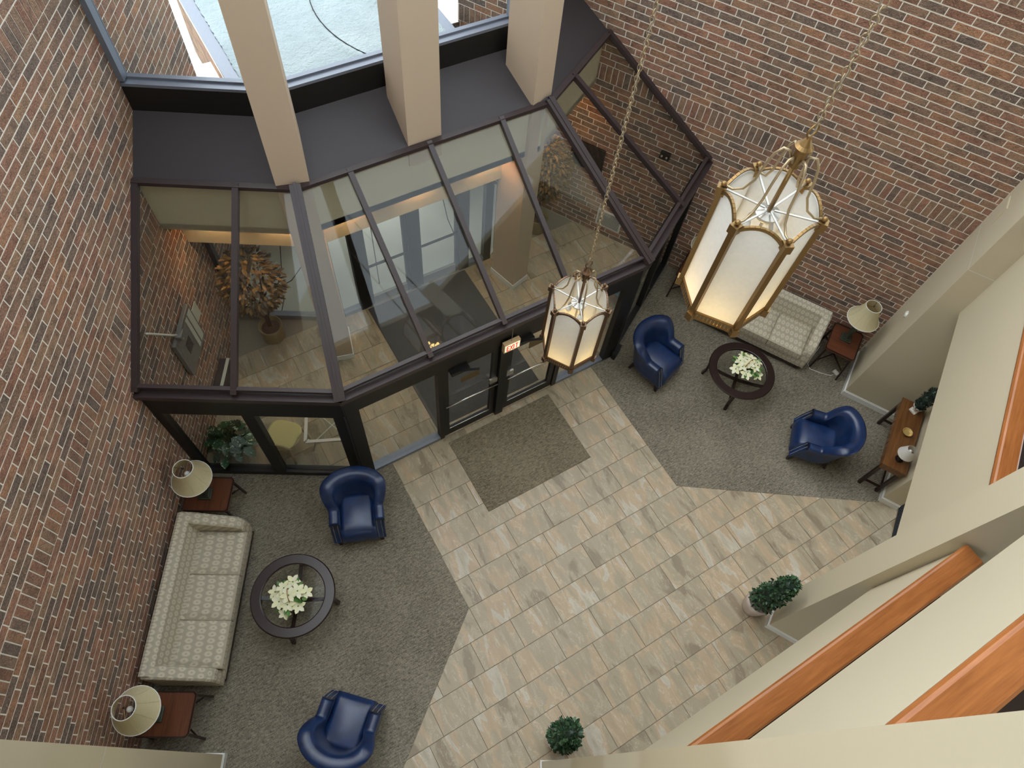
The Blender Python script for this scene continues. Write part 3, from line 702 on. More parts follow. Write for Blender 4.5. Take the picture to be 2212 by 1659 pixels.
# brick piers that carry the canopy
for k, x in enumerate((CX0 - 0.06, CX1 - 0.46)):
    pr = struct('wall_canopy_%s' % ('left', 'right')[k], MB().box(x, x + 0.52, 8.9, 9.5, -0.05, 2.74), 'mortar')
    for r in range(27):
        st = MB(); z = 0.0 + r * 0.1
        y = 8.9 - 0.1 * (r % 3)
        while y < 9.5:
            a, b = max(8.9, y) + JT, min(9.5, y + 0.3) - JT
            if b - a > 0.05:
                st.box(x - 0.01, x + 0.53, a, b, z + JT, z + 0.1 - JT)
            y += 0.3
        st.box(x + JT, x + 0.26 - JT, 8.885, 8.9, z + JT, z + 0.1 - JT); st.box(x + 0.26 + JT, x + 0.52 - JT, 8.885, 8.9, z + JT, z + 0.1 - JT)
        st.build('brick_course', 'brick', pr)
for k, (xa, xb) in enumerate(((0.70, 1.14), (2 * AX - 1.14, 2 * AX - 0.70))):   # brick returns closing the gap beside the canopy
    pr = struct('wall_return_%s' % ('left', 'right')[k], MB().box(xa, xb, 9.06, 9.7, -0.1, 3.0), 'mortar')
    for r in range(30):
        for c in range(2):
            w = (xb - xa) / 2; xs = xa + c * w
            MB().box(xs + JT, xs + w - JT, 9.053, 9.065, r * 0.1 + JT, r * 0.1 + 0.1 - JT).build('brick', 'brick', pr)
        for c in range(2):
            ys = 9.06 + c * 0.32; MB().box(xa - 0.004, xb + 0.004, ys + JT, ys + 0.32 - JT, r * 0.1 + JT, r * 0.1 + 0.1 - JT).build('brick', 'brick', pr)
# snow with raised drift lines
sn = MB(); nx_, ny_ = 60, 90; rnd = random.Random(3)
def ridge(x, y):
    d1 = abs(math.hypot(x - 4.6, y - 9.5) - 1.9); d2 = abs(math.hypot(x - 6.0, y - 12.5) - 3.6)
    return 0.035 * math.exp(-(d1 / 0.07) ** 2) + 0.03 * math.exp(-(d2 / 0.12) ** 2)
for j in range(ny_ + 1):
    for i in range(nx_ + 1):
        x = CX0 + 0.15 + (CX1 - CX0 - 0.3) * i / nx_; y = CY0 + (CY1 - CY0) * j / ny_
        sn.v.append((x + rnd.uniform(-.01, .01), y, CZ + 0.07 + ridge(x, y) + rnd.uniform(0, 0.012)))
for j in range(ny_):
    for i in range(nx_): a = j * (nx_ + 1) + i; sn.f.append((a, a + 1, a + nx_ + 2, a + nx_ + 1))
o = sn.build('snow_cover', 'snow', smooth=True); tag(o, 'white snow lying over the flat canopy roof outside the window', 'snow'); o['kind'] = 'stuff'
cb = MB(); pts = []
for k in range(26):
    a = RAD(150 + 5.2 * k * 0.9); x, y = 4.75 + 1.98 * math.cos(a), 9.55 + 1.98 * math.sin(a)
    if CX0 + .2 < x < CX1 - .2 and CY0 + .1 < y < CY1: pts.append((x, y, CZ + 0.095))
tag(cb.tube(pts, 0.008, 6).build('roof_cable', 'rubber_mat', smooth=True), 'thin dark cable curving across the snow on the canopy roof', 'cable')

# ------------------------------------------------------------------ mats
o = MB().box(-0.9, 0.9, -0.625, 0.625, 0.0, 0.012).build('floor_mat', 'mat_carpet', bevel=0.004); o.location = (2.84, 3.305, 0.001); tag(o, 'brown-grey carpet mat set in the tiles before the inner doors', 'mat')
o = MB().box(-0.925, 0.925, -1.27, 1.27, 0.0, 0.012).build('entry_mat', 'entry_mat', bevel=0.004); o.location = (2.82, 5.50, 0.001); tag(o, 'charcoal walk-off mat on the vestibule floor between the doors', 'mat')
mt = thing('rubber_mat', 'black ribbed rubber mat on the tiles below the cream balcony', 'mat', (7.42, -0.72, 0.001), RAD(32))
MB().box(-0.55, 0.55, -0.33, 0.33, 0, 0.01).build('base', 'rubber_mat', mt)
for k in range(20): MB().box(-0.52 + k * 0.053, -0.50 + k * 0.053, -0.3, 0.3, 0.01, 0.014).build('rib', 'black_frame', mt)

# ------------------------------------------------------------------ armchairs
def armchair(loc, face, label):
    t = thing('armchair', label, 'armchair', loc, RAD(face - 90), 'navy leather armchairs')
    # U path (centre line): left arm front -> back -> right arm front, local +Y is the front
    path = []
    hw, yb, yf, R = 0.288, -0.30, 0.20, 0.26
    for k in range(7): path.append((-hw, yf - (yf - (yb + R)) * k / 7, -1, 0))
    for k in range(15):
        a = math.pi + math.pi * k / 14
        cxx = -(hw - R) if k < 7 else (hw - R)
        f = k / 14
        cxx = -(hw - R) + 2 * (hw - R) * min(1, max(0, (f - 0.3) / 0.4))
        path.append((cxx + R * math.cos(a), yb + R + R * math.sin(a), math.cos(a), math.sin(a)))
    for k in range(1, 8): path.append((hw, (yb + R) + (yf - (yb + R)) * k / 7, 1, 0))
    n = len(path); m = MB(); th = 0.066
    prof_n = 14
    for i, (x, y, nx, ny) in enumerate(path):
        f = min(i, n - 1 - i)            # 0 at the arm fronts
        u = (f - 6.0) / 3.2; u = max(0.0, min(1.0, u)); h = u * u * (3 - 2 * u)
        zt = 0.60 + 0.25 * h + (0.03 * math.sin(math.pi * (i / (n - 1))) if h > 0 else 0)
        lean = 0.10 * h; fl = 0.018 + 0.03 * h
        prof = [(th, 0.17), (th, 0.30), (th + lean * 0.4, 0.45), (th + lean, zt - 0.06), (th + fl + lean, zt - 0.03), (th * 0.7 + fl + lean, zt - 0.006), (0.01 + lean, zt), (-th * .6 + lean, zt - 0.012), (-th - 0.002 + lean * .8, zt - 0.05), (-th + lean * .4, 0.5), (-th, 0.42), (-th, 0.3), (-th, 0.17)]
        for d, z in prof:
            fw = 0.0
            if f < 4:   # arm fronts sweep forward toward the feet
                g = (4 - f) / 4; fw = g * 0.13 * max(0, (0.58 - z) / 0.41) ** 0.8
            m.v.append((x + nx * d, y + ny * d + fw, z))
    q = 13
    for i in range(n - 1):
        for k in range(q - 1): m.f.append((i * q + k, i * q + k + 1, (i + 1) * q + k + 1, (i + 1) * q + k))
        m.f.append((i * q + q - 1, i * q, (i + 1) * q, (i + 1) * q + q - 1))
    m.f.append(tuple(range(q))); m.f.append(tuple(range((n - 1) * q + q - 1, (n - 1) * q - 1, -1)))
    sh = m.build('shell', 'navy_leather', t, smooth=True)
    sd = sh.modifiers.new('sub', 'SUBSURF'); sd.levels = 1; sd.render_levels = 1
    # back crest pad
    # seat cushion: rounded, front edge full
    s = MB(); rows = []
    for j in range(9):
        fy = j / 8; y = -0.27 + fy * 0.60
        hw2 = 0.232 * (1 - max(0, (0.35 - fy)) ** 2 * 1.6)
        for i in range(9):
            fx = i / 8 * 2 - 1
            z = 0.45 + 0.03 * (1 - fx * fx) * math.sin(math.pi * min(1, fy * 0.85 + 0.12)) - (0.05 * max(0, (fy - 0.82) / 0.18) ** 2)
            s.v.append((fx * hw2, y, z))
    for j in range(8):
        for i in range(8): a = j * 9 + i; s.f.append((a, a + 1, a + 10, a + 9))
    # skirt down to base
    ring = [i for i in range(9)] + [9 * j + 8 for j in range(1, 9)] + [72 + i for i in range(7, -1, -1)] + [9 * j for j in range(7, 0, -1)]
    o0 = len(s.v)
    for i in ring: x, y, z = s.v[i]; s.v.append((x, y + (0.015 if y > 0.3 else 0), 0.17))
    for k in range(len(ring)): s.f.append((ring[k], o0 + k, o0 + (k + 1) % len(ring), ring[(k + 1) % len(ring)]))
    s.build('seat', 'navy_leather', t, smooth=True)
    for sx in (-1, 1):
        MB().hexa([(sx * .288 - .02, .27, 0), (sx * .288 + .02, .27, 0), (sx * .288 + .02, .31, 0), (sx * .288 - .02, .31, 0)], [(sx * .288 - .032, .23, .18), (sx * .288 + .032, .23, .18), (sx * .288 + .032, .30, .18), (sx * .288 - .032, .30, .18)]).build('leg', 'leg_wood', t)
        MB().hexa([(sx * .24 - .02, -.31, 0), (sx * .24 + .02, -.31, 0), (sx * .24 + .02, -.27, 0), (sx * .24 - .02, -.27, 0)], [(sx * .22 - .03, -.27, .18), (sx * .22 + .03, -.27, .18), (sx * .22 + .03, -.21, .18), (sx * .22 - .03, -.21, .18)]).build('leg', 'leg_wood', t)
        nh = MB()
        for k in range(26):
            z = 0.20 + 0.36 * k / 25; y = 0.20 + 0.13 * max(0, (0.58 - z) / 0.41) ** 0.8 + 0.004
            for dx in (-0.03, 0.03): nh.ball((sx * hw + dx, y, z), 0.0045, 5, 3)
        nh.build('nailhead_trim', 'nickel', t, stuff=True)
    return t
armchair((0.27, 3.44, 0.007), -111, 'navy leather armchair in front of the left glass vestibule wall')
armchair((-0.915, 1.08, 0.007), 45, 'navy leather armchair at the bottom edge, facing the left sofa table')
armchair((5.52, 3.51, 0.007), -73.5, 'navy leather armchair beside the right end of the glass doors')
armchair((6.874, 1.14, 0.007), 131, 'navy leather armchair with its back to the console table')

# ------------------------------------------------------------------ sofas
def sofa(loc, rz, label):
    t = thing('sofa', label, 'sofa', loc, rz, 'patterned three-seat sofas')
    Ls, Dp = 2.02, 0.88                   # local x along the wall, +y to the front, back at y=0
    hx = Ls / 2
    MB().box(-hx + 0.06, hx - 0.06, 0.06, Dp - 0.06, 0.10, 0.29).build('base', 'sofa_fabric', t, bevel=0.02)
    m = MB()                               # back with a leaning face and rounded top
    prof = [(0.02, 0.12), (0.0, 0.70), (0.02, 0.775), (0.06, 0.80), (0.13, 0.795), (0.17, 0.75), (0.22, 0.45), (0.24, 0.28), (0.24, 0.12)]
    for x in (-hx + 0.02, hx - 0.02):
        for y, z in prof: m.v.append((x, y, z))
    k = len(prof); m.f = [(i, i + 1, k + i + 1, k + i)[::-1] for i in range(k - 1)] + [(k - 1, 0, k, 2 * k - 1)[::-1], tuple(range(k)), tuple(range(2 * k - 1, k - 1, -1))]
    m.build('back', 'sofa_fabric', t, bevel=0.012)
    for sx in (-1, 1):                    # arms slope from the back top down to the front
        a = MB()
        st = [(0.05, 0.78), (0.25, 0.74), (0.48, 0.665), (0.66, 0.62), (0.74, 0.59), (0.80, 0.50), (0.82, 0.30), (0.81, 0.10)]
        xi, xo = hx - 0.15, hx + 0.005
        for x0 in (xi, xi + 0.02, xo - 0.03, xo):
            for j, (y, z) in enumerate(st): a.v.append((sx * x0, y - (0.012 if x0 in (xi, xo) and j > 3 else 0), z - (0.022 if x0 in (xi, xo) else 0)))
            a.v.append((sx * x0, 0.05, 0.10))
        w = len(st) + 1
        for c in range(3):
            for j in range(w): a.f.append((c * w + j, c * w + (j + 1) % w, (c + 1) * w + (j + 1) % w, (c + 1) * w + j))
        a.f.append(tuple(range(w - 1, -1, -1))); a.f.append(tuple(range(3 * w, 4 * w)))
        if sx < 0: a.f = [f[::-1] for f in a.f]
        ar = a.build('arm', 'sofa_fabric', t, bevel=0.01)
        pipe = [(sx * (hx - 0.15), y, z - 0.018) for y, z in st[:5]]
        MB().tube(pipe, 0.005, 6).build('piping', 'sofa_piping', ar, smooth=True)
    cw = (Ls - 0.31) / 3
    for c in range(3):
        x0 = -hx + 0.155 + c * cw
        s = MB(); nx, ny = 8, 8
        for j in range(ny + 1):
            for i in range(nx + 1):
                fx, fy = i / nx * 2 - 1, j / ny * 2 - 1
                e = max(abs(fx), abs(fy))
                s.v.append((x0 + cw / 2 + fx * (cw / 2 - 0.004), 0.53 + fy * 0.32, 0.445 + 0.022 * (1 - fx ** 4) * (1 - fy ** 4) - (0.018 if e > 0.99 else 0)))
        for j in range(ny):
            for i in range(nx): q = j * (nx + 1) + i; s.f.append((q, q + 1, q + nx + 2, q + nx + 1))
        ring = list(range(nx + 1)) + [(nx + 1) * j + nx for j in range(1, ny + 1)] + [(nx + 1) * ny + i for i in range(nx - 1, -1, -1)] + [(nx + 1) * j for j in range(ny - 1, 0, -1)]
        o0 = len(s.v)
        for i in ring: x, y, z = s.v[i]; s.v.append((x, y, 0.30))
        for q in range(len(ring)): s.f.append((ring[q], o0 + q, o0 + (q + 1) % len(ring), ring[(q + 1) % len(ring)]))
        cu = s.build('seat_cushion', 'sofa_fabric', t, smooth=False, bevel=0.008)
        pp = [(x0 + cw / 2 + a * (cw / 2 - .004), 0.53 + b * 0.32, 0.432) for a, b in ((-1, -1), (-1, 1), (1, 1), (1, -1), (-1, -1))]
        MB().tube(pp, 0.0045, 5).build('piping', 'sofa_piping', cu, smooth=True)
    MB().box(-hx + 0.05, hx - 0.05, Dp - 0.075, Dp - 0.055, 0.07, 0.11).build('base_rail', 'leg_wood', t)
    for x in (-hx + 0.1, hx - 0.1):
        for y in (0.1, Dp - 0.12): MB().box(x - 0.025, x + 0.025, y - 0.025, y + 0.025, 0, 0.1).build('leg', 'leg_wood', t)
    return t
sofa(LW(1.95, 0.075, 0.007), RAD(-120), 'long patterned beige sofa against the left brick wall, between two lamps')
sofa(RW(1.95, 0.075, 0.007), RAD(120), 'patterned beige sofa against the right brick wall, half behind the big lantern')

# ------------------------------------------------------------------ end tables and lamps
def end_table(loc, rz, label):
    t = thing('end_table', label, 'side table', loc, rz, 'mahogany end tables')
    w, d, c = 0.245, 0.305, 0.035       # half sizes, clipped corners; local x along wall, y to the room
    po = lambda w, d, c: [(-w + c, -d), (w - c, -d), (w, -d + c), (w, d - c), (w - c, d), (-w + c, d), (-w, d - c), (-w, -d + c)]
    MB().prism(po(w, d, c), 0.565, 0.592).build('top', 'mahogany', t, bevel=0.006)
    rim = MB(); a, b = po(w, d, c), po(w - 0.014, d - 0.014, c - 0.006)
    for i in range(8):
        j = (i + 1) % 8
        rim.hexa([(a[i][0], a[i][1], .59), (a[j][0], a[j][1], .59), (b[j][0], b[j][1], .59), (b[i][0], b[i][1], .59)], [(a[i][0], a[i][1], .606), (a[j][0], a[j][1], .606), (b[j][0], b[j][1], .603), (b[i][0], b[i][1], .603)])
    rim.build('rim', 'leg_wood', t)
    MB().box(-w + .03, w - .03, -d + .03, d - .03, 0.53, 0.565).build('apron', 'leg_wood', t)
    for x in (-1, 1):
        for y in (-1, 1):
            MB().bar((x * (w - .04), y * (d - .045), 0.54), (x * (w - .01), y * (d - .0), 0.0), 0.026, 0.026).build('leg', 'leg_wood', t)
    MB().bar((-w + .03, -d + .03, .2), (w - .03, d - .03, .2), 0.018, 0.018).build('cross_stretcher', 'leg_wood', t)
    MB().bar((-w + .03, d - .03, .22), (w - .03, -d + .03, .22), 0.018, 0.018).build('cross_stretcher', 'leg_wood', t)
    return t
def table_lamp(loc, rz, label):
    t = thing('table_lamp', label, 'lamp', loc, rz, 'bell-shaped parchment table lamps')
    MB().box(-.085, .085, -.085, .085, 0, .03).build('foot', 'verdigris', t, bevel=0.006)
    MB().box(-.062, .062, -.062, .062, .03, .055).build('plinth', 'verdigris', t, bevel=0.005)
    MB().lathe([(.04, .055), (.048, .075), (.03, .10), (.038, .16), (.046, .25), (.03, .34), (.018, .37), (.03, .39), (.012, .42), (.010, .62)], 18).build('stem', 'verdigris', t, smooth=True)
    s = MB(); ns = 32; prof = [(.25, .555), (.222, .60), (.19, .66), (.162, .73), (.138, .80), (.122, .885)]
    s.lathe(prof, ns, rot=RAD(22.5), cap=False); s.lathe([(r - .004, z) for r, z in prof][::-1], ns, rot=RAD(22.5), cap=False)
    s.lathe([(.118, .885), (.122, .885)], ns, rot=RAD(22.5), cap=False)
    sh = s.build('shade', 'shade_parchment', t, smooth=True)
    MB().lathe([(.117, .883), (.125, .883), (.125, .892), (.117, .892), (.117, .883)], 32, cap=False).build('top_rim', 'white_trim', sh)
    MB().lathe([(.246, .553), (.253, .553), (.253, .563), (.246, .563), (.246, .553)], 32, cap=False).build('bottom_rim', 'white_trim', sh)
    for k in range(8):
        a = RAD(22.5 + 45 * k); MB().tube([((r + .002) * math.cos(a), (r + .002) * math.sin(a), z) for r, z in prof], 0.0025, 5).build('seam', 'shade_parchment', sh)
    MB().ball((0, 0, .73), 0.034, 12, 8).build('bulb', 'bulb_white', t, smooth=True)
    h = MB()
    for k in range(3): a = RAD(120 * k + 20); h.tube([(0, 0, .875), (.12 * math.cos(a), .12 * math.sin(a), .88)], 0.003, 5)
    h.build('spider', 'brass', t)
    MB().ball((0, 0, .895), 0.012, 8, 6).build('finial', 'dark_ceramic', t, smooth=True)
    return t
tabs = [(LW, 0.585, 0.44, -120, 'mahogany end table by the bottom end of the left sofa', 'parchment lamp on the end table at the lower left corner'),
        (LW, 3.265, 0.36, -120, 'mahogany end table between the left sofa and the vestibule glass', 'parchment lamp on the end table against the left vestibule glass'),
        (RW, 0.585, 0.40, 120, 'mahogany end table between the right sofa and the cream pier', 'parchment lamp on the end table beside the cream pier'),
        (RW, 3.265, 0.36, 120, 'mahogany end table half behind the large lantern at the right vestibule wall', 'parchment lamp half behind the large lantern near the right vestibule wall')]
for W, s, tt, rz, l1, l2 in tabs:
    end_table(W(s, tt, 0.007), RAD(rz), l1)
    table_lamp(W(s, min(tt - 0.03, 0.33), 0.60), RAD(rz), l2)

# ------------------------------------------------------------------ coffee tables with flower baskets
def coffee_table(loc, rz, label):
    t = thing('coffee_table', label, 'coffee table', loc, rz, 'round glass coffee tables')
    R0, R1 = 0.535, 0.40
    MB().lathe([(R1, .435), (R1, .462), (R1 + .012, .468), (R0 - .015, .468), (R0, .455), (R0 - .01, .432), (R1, .432), (R1, .435)], 64, cap=False).build('rim', 'dark_wood', t, smooth=False)
    MB().lathe([(R1 + .003, .455), (R1 + .003, .463), (.001, .463)], 64).build('glass_top', 'table_glass', t)
    MB().lathe([(R0 - .05, .37), (R0 - .05, .432), (R0 - .075, .432), (R0 - .075, .37), (R0 - .05, .37)], 64, cap=False).build('apron', 'dark_wood', t)
    for k in range(4):
        a = RAD(90 * k); c, s = math.cos(a), math.sin(a)
        m = MB(); st = [(.500, .43), (.49, .30), (.485, .15), (.515, .0)]
        for (r0, z0), (r1, z1) in zip(st, st[1:]): m.bar((r0 * c, r0 * s, z0), (r1 * c, r1 * s, z1), 0.05, 0.035, up=(c, s, 0))
        m.build('leg', 'dark_wood', t)
    for k in range(2):
        a = RAD(90 * k); c, s = math.cos(a), math.sin(a); m = MB(); pr = None
        for i in range(13):
            u = -0.485 + 0.97 * i / 12; z = 0.16 + 0.09 * (u / 0.485) ** 2 + 0.012 * k
            if pr: m.bar((pr[0] * c, pr[0] * s, pr[1]), (u * c, u * s, z), 0.05, 0.022)
            pr = (u, z)
        m.build('stretcher', 'dark_wood', t)
    return t
def flower_basket(loc, rz, label, seed):
    r = random.Random(seed); t = thing('flower_basket', label, 'flowers', loc, rz, 'white silk flower baskets')
    MB().lathe([(.075, 0), (.095, .06), (.10, .10), (.09, .10), (.085, .05), (.001, .05)], 16).build('basket', 'basket_pot', t)
    MB().tube([(.1 * math.cos(a), .0, .09 + .17 * math.sin(a)) for a in [math.pi * k / 12 for k in range(13)]], 0.006, 6).build('basket_handle', 'handle_wood', t, smooth=True)
    spots = [(0, 0, .17), (.11, .05, .15), (-.11, .03, .15), (.03, -.11, .15), (-.04, .13, .13), (.17, -.06, .11), (-.15, -.09, .11), (.10, .17, .10), (-.19, .08, .09), (.0, -.20, .09)]
    for (x, y, z) in spots:
        fl = MB(); n = 6; a0 = r.uniform(0, 6); L = r.uniform(.085, .112)
        tilt = Vector((x * 2.2, y * 2.2, 1)).normalized()
        for k in range(n):
            a = a0 + 2 * math.pi * k / n; d = Vector((math.cos(a), math.sin(a), r.uniform(.05, .45))); d = d - tilt * d.dot(tilt) * 0.6
            fl.leaf((x, y, z), d, tilt, L, L * .62, 0.2)
        f = fl.build('flower', 'petal', t, smooth=True)
        MB().ball((x, y, z + .008), 0.010, 6, 4).build('flower_centre', 'green_leaf', f)
    lv = MB()
    for k in range(40):
        a = r.uniform(0, 6.28); q = r.uniform(.03, .17); d = Vector((math.cos(a), math.sin(a), r.uniform(-.3, .5)))
        lv.leaf((q * math.cos(a), q * math.sin(a), r.uniform(.07, .13)), d, (0, 0, 1), r.uniform(.07, .12), .05, .2)
    lv.build('leaves', 'green_leaf', t, smooth=True, stuff=True)
    return t
coffee_table((-0.90, 2.80, 0.007), RAD(-120), 'round dark coffee table with glass centre beside the left sofa')
flower_basket((-0.93, 2.77, 0.475), RAD(75), 'basket of white flowers on the left glass coffee table', 2)
coffee_table((6.545, 2.64, 0.007), RAD(37), 'round dark coffee table with glass centre below the right sofa')
flower_basket((6.60, 2.63, 0.475), RAD(10), 'basket of white flowers on the right glass coffee table', 5)

# ------------------------------------------------------------------ console table and what stands on it
ct = thing('console_table', 'narrow walnut console table with drawers against the niche wall', 'console table', RW(-0.64, 1.73, 0.007), RAD(30))
# local x along the wall (towards the pier), y towards the back wall is -y ... front (+y) faces the room
MB().box(-.645, .645, -.18, .18, .755, .78).build('top', 'walnut', ct, bevel=0.006)
MB().box(-.62, .62, -.16, .155, .62, .755).build('body', 'walnut', ct)
for k in range(3):
    x0 = -.60 + k * .405
    d = MB().box(x0, x0 + .39, .155, .168, .635, .745).build('drawer', 'walnut', ct, bevel=0.003)
    for dx in (.12, .27): MB().tube([(x0 + dx - .03, .17, .70), (x0 + dx - .025, .185, .682), (x0 + dx + .025, .185, .682), (x0 + dx + .03, .17, .70)], 0.005, 6).build('pull', 'brass', d)
for x in (-.595, .595):
    for y in (-.135, .135): MB().box(x - .024, x + .024, y - .024, y + .024, 0, .62).build('leg', 'leg_wood', ct)
    MB().box(x - .014, x + .014, -.12, .12, .12, .15).build('stretcher', 'leg_wood', ct)
MB().box(-.6, .6, -.145, -.125, .12, .15).build('back_stretcher', 'leg_wood', ct)
tp = thing('topiary', 'three-ball green topiary in a white urn on the console table', 'topiary', RW(-0.66, 1.24, 0.787), 0)
MB().box(-.055, .055, -.055, .055, 0, .025).build('plinth', 'ceramic', tp); MB().lathe([(.03, .025), (.022, .045), (.04, .07), (.07, .10), (.085, .15), (.09, .16), (.08, .16), (.06, .12), (.001, .12)], 18).build('urn', 'ceramic', tp, smooth=True)
MB().tube([(0, 0, .12), (0, 0, .62)], .008, 6).build('stem', 'bark', tp)
def leafball(mb, c, R, n, L, W, rr, sz=1.0):
    for _ in range(n):
        z = rr.uniform(-1, 1); a = rr.uniform(0, 6.283); q = math.sqrt(1 - z * z); d = Vector((q * math.cos(a), q * math.sin(a), z))
        p = Vector(c) + Vector((d.x * R, d.y * R, d.z * R * sz)) * rr.uniform(.72, 1.0)
        e = (d + Vector((rr.uniform(-.8, .8), rr.uniform(-.8, .8), rr.uniform(-.5, .9)))).normalized()
        mb.leaf(p, e, d, L * rr.uniform(.7, 1.2), W, .15)
rr = random.Random(11)
for z, R in ((.20, .085), (.36, .10), (.53, .085)):
    b = MB(); leafball(b, (0, 0, z), R, 320, .035, .014, rr); fb = b.build('leaf_ball', 'dark_leaf', tp, stuff=True); MB().ball((0, 0, z), R * .8, 10, 8).build('core', 'dark_leaf', fb, smooth=True)
bw = MB().lathe([(.03, 0), (.05, .012), (.075, .045), (.07, .045), (.045, .016), (.001, .012)], 24).build('bowl', 'gold'); bw.location = RW(-0.65, 1.69, 0.787); tag(bw, 'small gold-lined bowl on the console table', 'bowl')
wl = thing('small_lamp', 'white cone-shade lamp with dark base at the front end of the console', 'lamp', RW(-0.655, 2.18, 0.787), 0)
MB().lathe([(.055, 0), (.06, .015), (.03, .03), (.05, .07), (.055, .11), (.03, .16), (.012, .18), (.01, .24)], 18).build('base', 'dark_ceramic', wl, smooth=True)
sp = [(.12, .185), (.066, .35)]; s = MB(); s.lathe(sp, 28, cap=False); s.lathe([(r - .003, z) for r, z in sp][::-1], 28, cap=False); s.build('shade', 'shade_white', wl, smooth=True)
MB().ball((0, 0, .29), .026, 10, 8).build('bulb', 'bulb_white', wl, smooth=True)

# ------------------------------------------------------------------ potted topiaries by the corner piers
def potted_bush(loc, label, seed):
    t = thing('potted_bush', label, 'potted plant', loc, 0, 'boxwood bushes in pale pots')
    MB().lathe([(.11, 0), (.125, .01), (.15, .12), (.168, .28), (.175, .40), (.16, .40), (.15, .34), (.001, .34)], 28).build('pot', 'pot_pink', t, smooth=True)
    MB().lathe([(.152, .33), (.001, .35)], 20).build('soil', 'moss', t)
    MB().tube([(0, 0, .34), (0, 0, 1.35)], .014, 6).build('trunk', 'bark', t)
    r = random.Random(seed); f = MB(); core = MB()
    for z, R in ((.50, .17), (.63, .18), (.77, .175), (.91, .16), (1.05, .14), (1.19, .12), (1.32, .09)):
        leafball(f, (r.uniform(-.01, .01), r.uniform(-.01, .01), z), R, 140, .055, .036, r, .8); core.ball((0, 0, z), R * .72, 10, 8)
    for k in range(3): f.leaf((.15, .05, .95 + .03 * k), (1, .3, .4), (0, 0, 1), .06, .04)
    fo = f.build('foliage', 'boxwood', t, stuff=True); core.build('foliage_core', 'dark_leaf', fo, smooth=True)
potted_bush((4.47, -0.30, 0.0), 'tall boxwood bush in a pale pot against the right corner pier', 21)
potted_bush((1.24, -0.31, 0.0), 'boxwood bush in a pale pot at the bottom edge, seen from straight above', 22)

